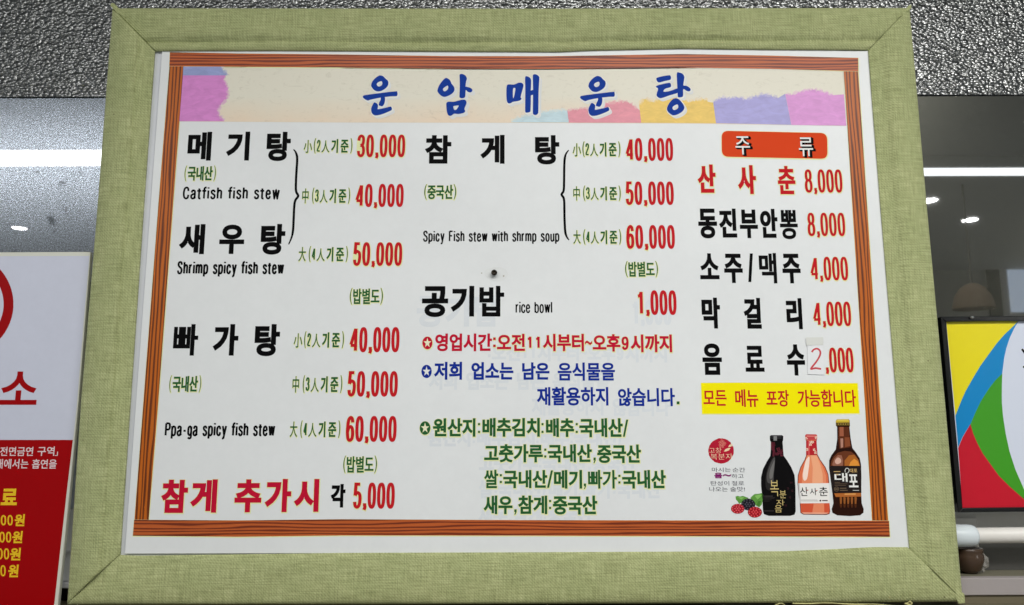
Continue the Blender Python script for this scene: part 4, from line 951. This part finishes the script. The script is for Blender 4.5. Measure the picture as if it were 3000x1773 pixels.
lathe('hook', [(0.002, 0), (0.002, 0.005)], at(2845, 931, YB-0.006), (0, -1, 0), mat('clear_plastic', rgb(130, 130, 130), 0.2), right, 12)

# ================================================================== PIPE, LEDGES, POT
YR = 0.052
M_pvc = mat('white_plastic_pipe', rgb(228, 224, 218), 0.4)
rod = empty('curtain_rod', 'thick white plastic rod with a rounded end sleeve below the framed poster', 'rod')
a = at(2700, 1571, YR); b2 = at(3400, 1563, YR); dr = (b2-a)
lathe('tube', [(0.0118, 0), (0.0118, dr.length)], a, dr, M_pvc, rod, 32)
ce = at(2856, 1569, YR)
lathe('end_sleeve', [(0.0168, 0), (0.0168, 0.088), (0.0164, 0.094), (0.0150, 0.0985), (0.0125, 0.1005), (0.0115, 0.1005)], ce-dr.normalized()*0.1, dr, mat('white_sleeve_plastic', rgb(214, 222, 226), 0.35), rod, 32)
M_led = mat('grey_ledge_paint', rgb(158, 151, 150), 0.6, 0, 0.3, (60, 0.2, 0.002)); M_ltop = mat('olive_grey_top', rgb(120, 116, 98), 0.5)
zt = at(2900, 1694, 0.018).z; z0 = at(2900, 1744, 0.018).z
led = empty('ledge', 'grey painted ledge under the white rod right of the menu board', 'ledge')
box('ledge_front', 0.30, 2.0, 0.018, 0.035, z0, zt-0.0, M_led, led, 0.001); box('ledge_top', 0.30, 2.0, 0.0355, YW-0.001, z0, zt-0.0015, M_ltop, led)
M_cnt = mat('brown_counter', rgb(106, 98, 78), 0.5, 0, 0.4, (30, 0.3, 0.003))
cz = z0-0.0125
box('riser', 0.30, 2.0, 0.022, 0.034, cz-0.02, z0-0.0004, M_cnt, led)
struct(box('counter', -2.0, 2.0, -0.06, 0.1, cz-0.05, cz, M_cnt))
M_dark = mat('dark_lower_panel', rgb(96, 95, 92), 0.35, 0.4)
M_grey = mat('grey_painted_panel', rgb(228, 228, 226), 0.45, 0.0, 0.4, (14, 0.3, 0.01)); M_lgrey = mat('light_grey_plate', rgb(244, 243, 240), 0.5)
za = at(2900, 1590, YW-0.02).z
struct(box('dark_panel', 0.45, 2.0, YW-0.012, YW-0.001, zt-0.001, za, M_dark))
zu = at(2900, 1480, YW-0.02).z
struct(box('grey_panel', 0.45, 2.0, YW-0.012, YW-0.001, za+0.0005, zu, M_grey))
pa, pb = at(2800, 1518, 0.088), at(2874, 1660, 0.088)
plate = box('wall_plate', pa.x, pb.x, 0.088, 0.0925, zt+0.001, pa.z, M_lgrey, None, 0.001); tag(plate, 'pale grey plate against the wall behind the rod sleeve', 'plate')
# papers on the counter
pz = cz+0.001
for k_i, (x0, y0, x1, y1, r) in enumerate(((0.80, -0.05, 0.93, 0.0, 0.2),)):
    tag(link('paper_scrap', [(x0, y0, pz), (x1, y0+.01, pz), (x1+.02, y1, pz+.004), (x0+.03, y1-.004, pz+.001), (x0, y0, pz+.0006), (x1, y0+.01, pz+.0006), (x1+.02, y1, pz+.0046), (x0+.03, y1-.004, pz+.0016)],
        [(0, 3, 2, 1), (4, 5, 6, 7), (0, 1, 5, 4), (1, 2, 6, 5), (2, 3, 7, 6), (3, 0, 4, 7)], mat('pale_scrap', rgb(176, 172, 150), 0.4)), 'pale paper scrap on the brown counter in the lower right corner', 'paper')
# brown pot and crumpled bag on the ledge
pc_ = at(2838, 1640, 0.075)
zp = zt
pot = lathe('brown_pot', [(0.010, 0), (0.017, 0.006), (0.021, 0.018), (0.022, 0.027), (0.020, 0.030), (0.0215, 0.034), (0.0215, 0.038), (0.019, 0.038), (0.016, 0.03)], (pc_.x-0.004, 0.068, zp-0.001), (0, 0, 1), mat('dark_brown_glaze', rgb(70, 54, 42), 0.25), None, 28)
tag(pot, 'small dark brown pot on the ledge behind the white rod', 'pot')
M_bag = mat('clear_crumpled_film', rgb(190, 186, 178), 0.15); M_bag.node_tree.nodes['Principled BSDF'].inputs['Alpha'].default_value = 0.4
rb = random.Random(11)
def crumple(name, cx, cy, cz_, sx_, sy_, sz_, label):
    V, Fa = [], []; nu, nv = 14, 9
    for j in range(nv):
        for i in range(nu):
            th = PI*(j+.5)/nv; ph = 2*PI*i/nu; k = rb.uniform(.72, 1.08)
            V.append((cx+sx_*k*math.sin(th)*math.cos(ph), cy+sy_*k*math.sin(th)*math.sin(ph), cz_+sz_*k*math.cos(th)))
    for j in range(nv-1):
        for i in range(nu): Fa.append((j*nu+i, j*nu+(i+1) % nu, (j+1)*nu+(i+1) % nu, (j+1)*nu+i))
    return tag(link(name, V, Fa, M_bag), label, 'plastic bag')
q = at(2874, 1625, 0.07); crumple('plastic_bag', q.x, 0.072, zp+0.016, 0.011, 0.012, 0.017, 'crumpled clear plastic film beside the dark pot on the ledge')
# left ledge seen in the slit between sign and frame
lz = at(205, 1612, 0.05).z; lzt = at(205, 1180, 0.05).z; lzm = at(205, 1490, 0.05).z; lz1 = at(195, 1702, 0.05).z; lz2 = at(190, 1721, 0.05).z
ll = empty('left_shelf', 'pale grey metal shelf edge in the gap between the red sign and the frame', 'shelf')
ll.name = 'metal_shelf'
box('shelf_panel', -1.5, -0.60, 0.05, 0.08, lz1, lzm, mat('pale_grey_metal', rgb(236, 237, 240), 0.5), ll, 0.001)
box('upper_panel', -1.5, -0.60, 0.052, 0.08, lzm+0.0005, lzt, mat('slate_grey_metal', rgb(205, 212, 226), 0.5), ll)
box('shelf_lip', -1.5, -0.60, 0.046, 0.0495, lz-0.004, lz, mat('bright_trim', rgb(215, 216, 220), 0.3, 0.2), ll)
box('shelf_trim', -1.5, -0.60, 0.040, 0.08, lz2, lz1-0.0005, mat('bright_trim', rgb(215, 216, 220), 0.3, 0.2), ll, 0.002)
box('under_shelf', -1.5, -0.60, 0.07, 0.09, lz2-0.1, lz2-0.0005, mat('under_shelf_dark', rgb(52, 52, 46), 0.7), ll)
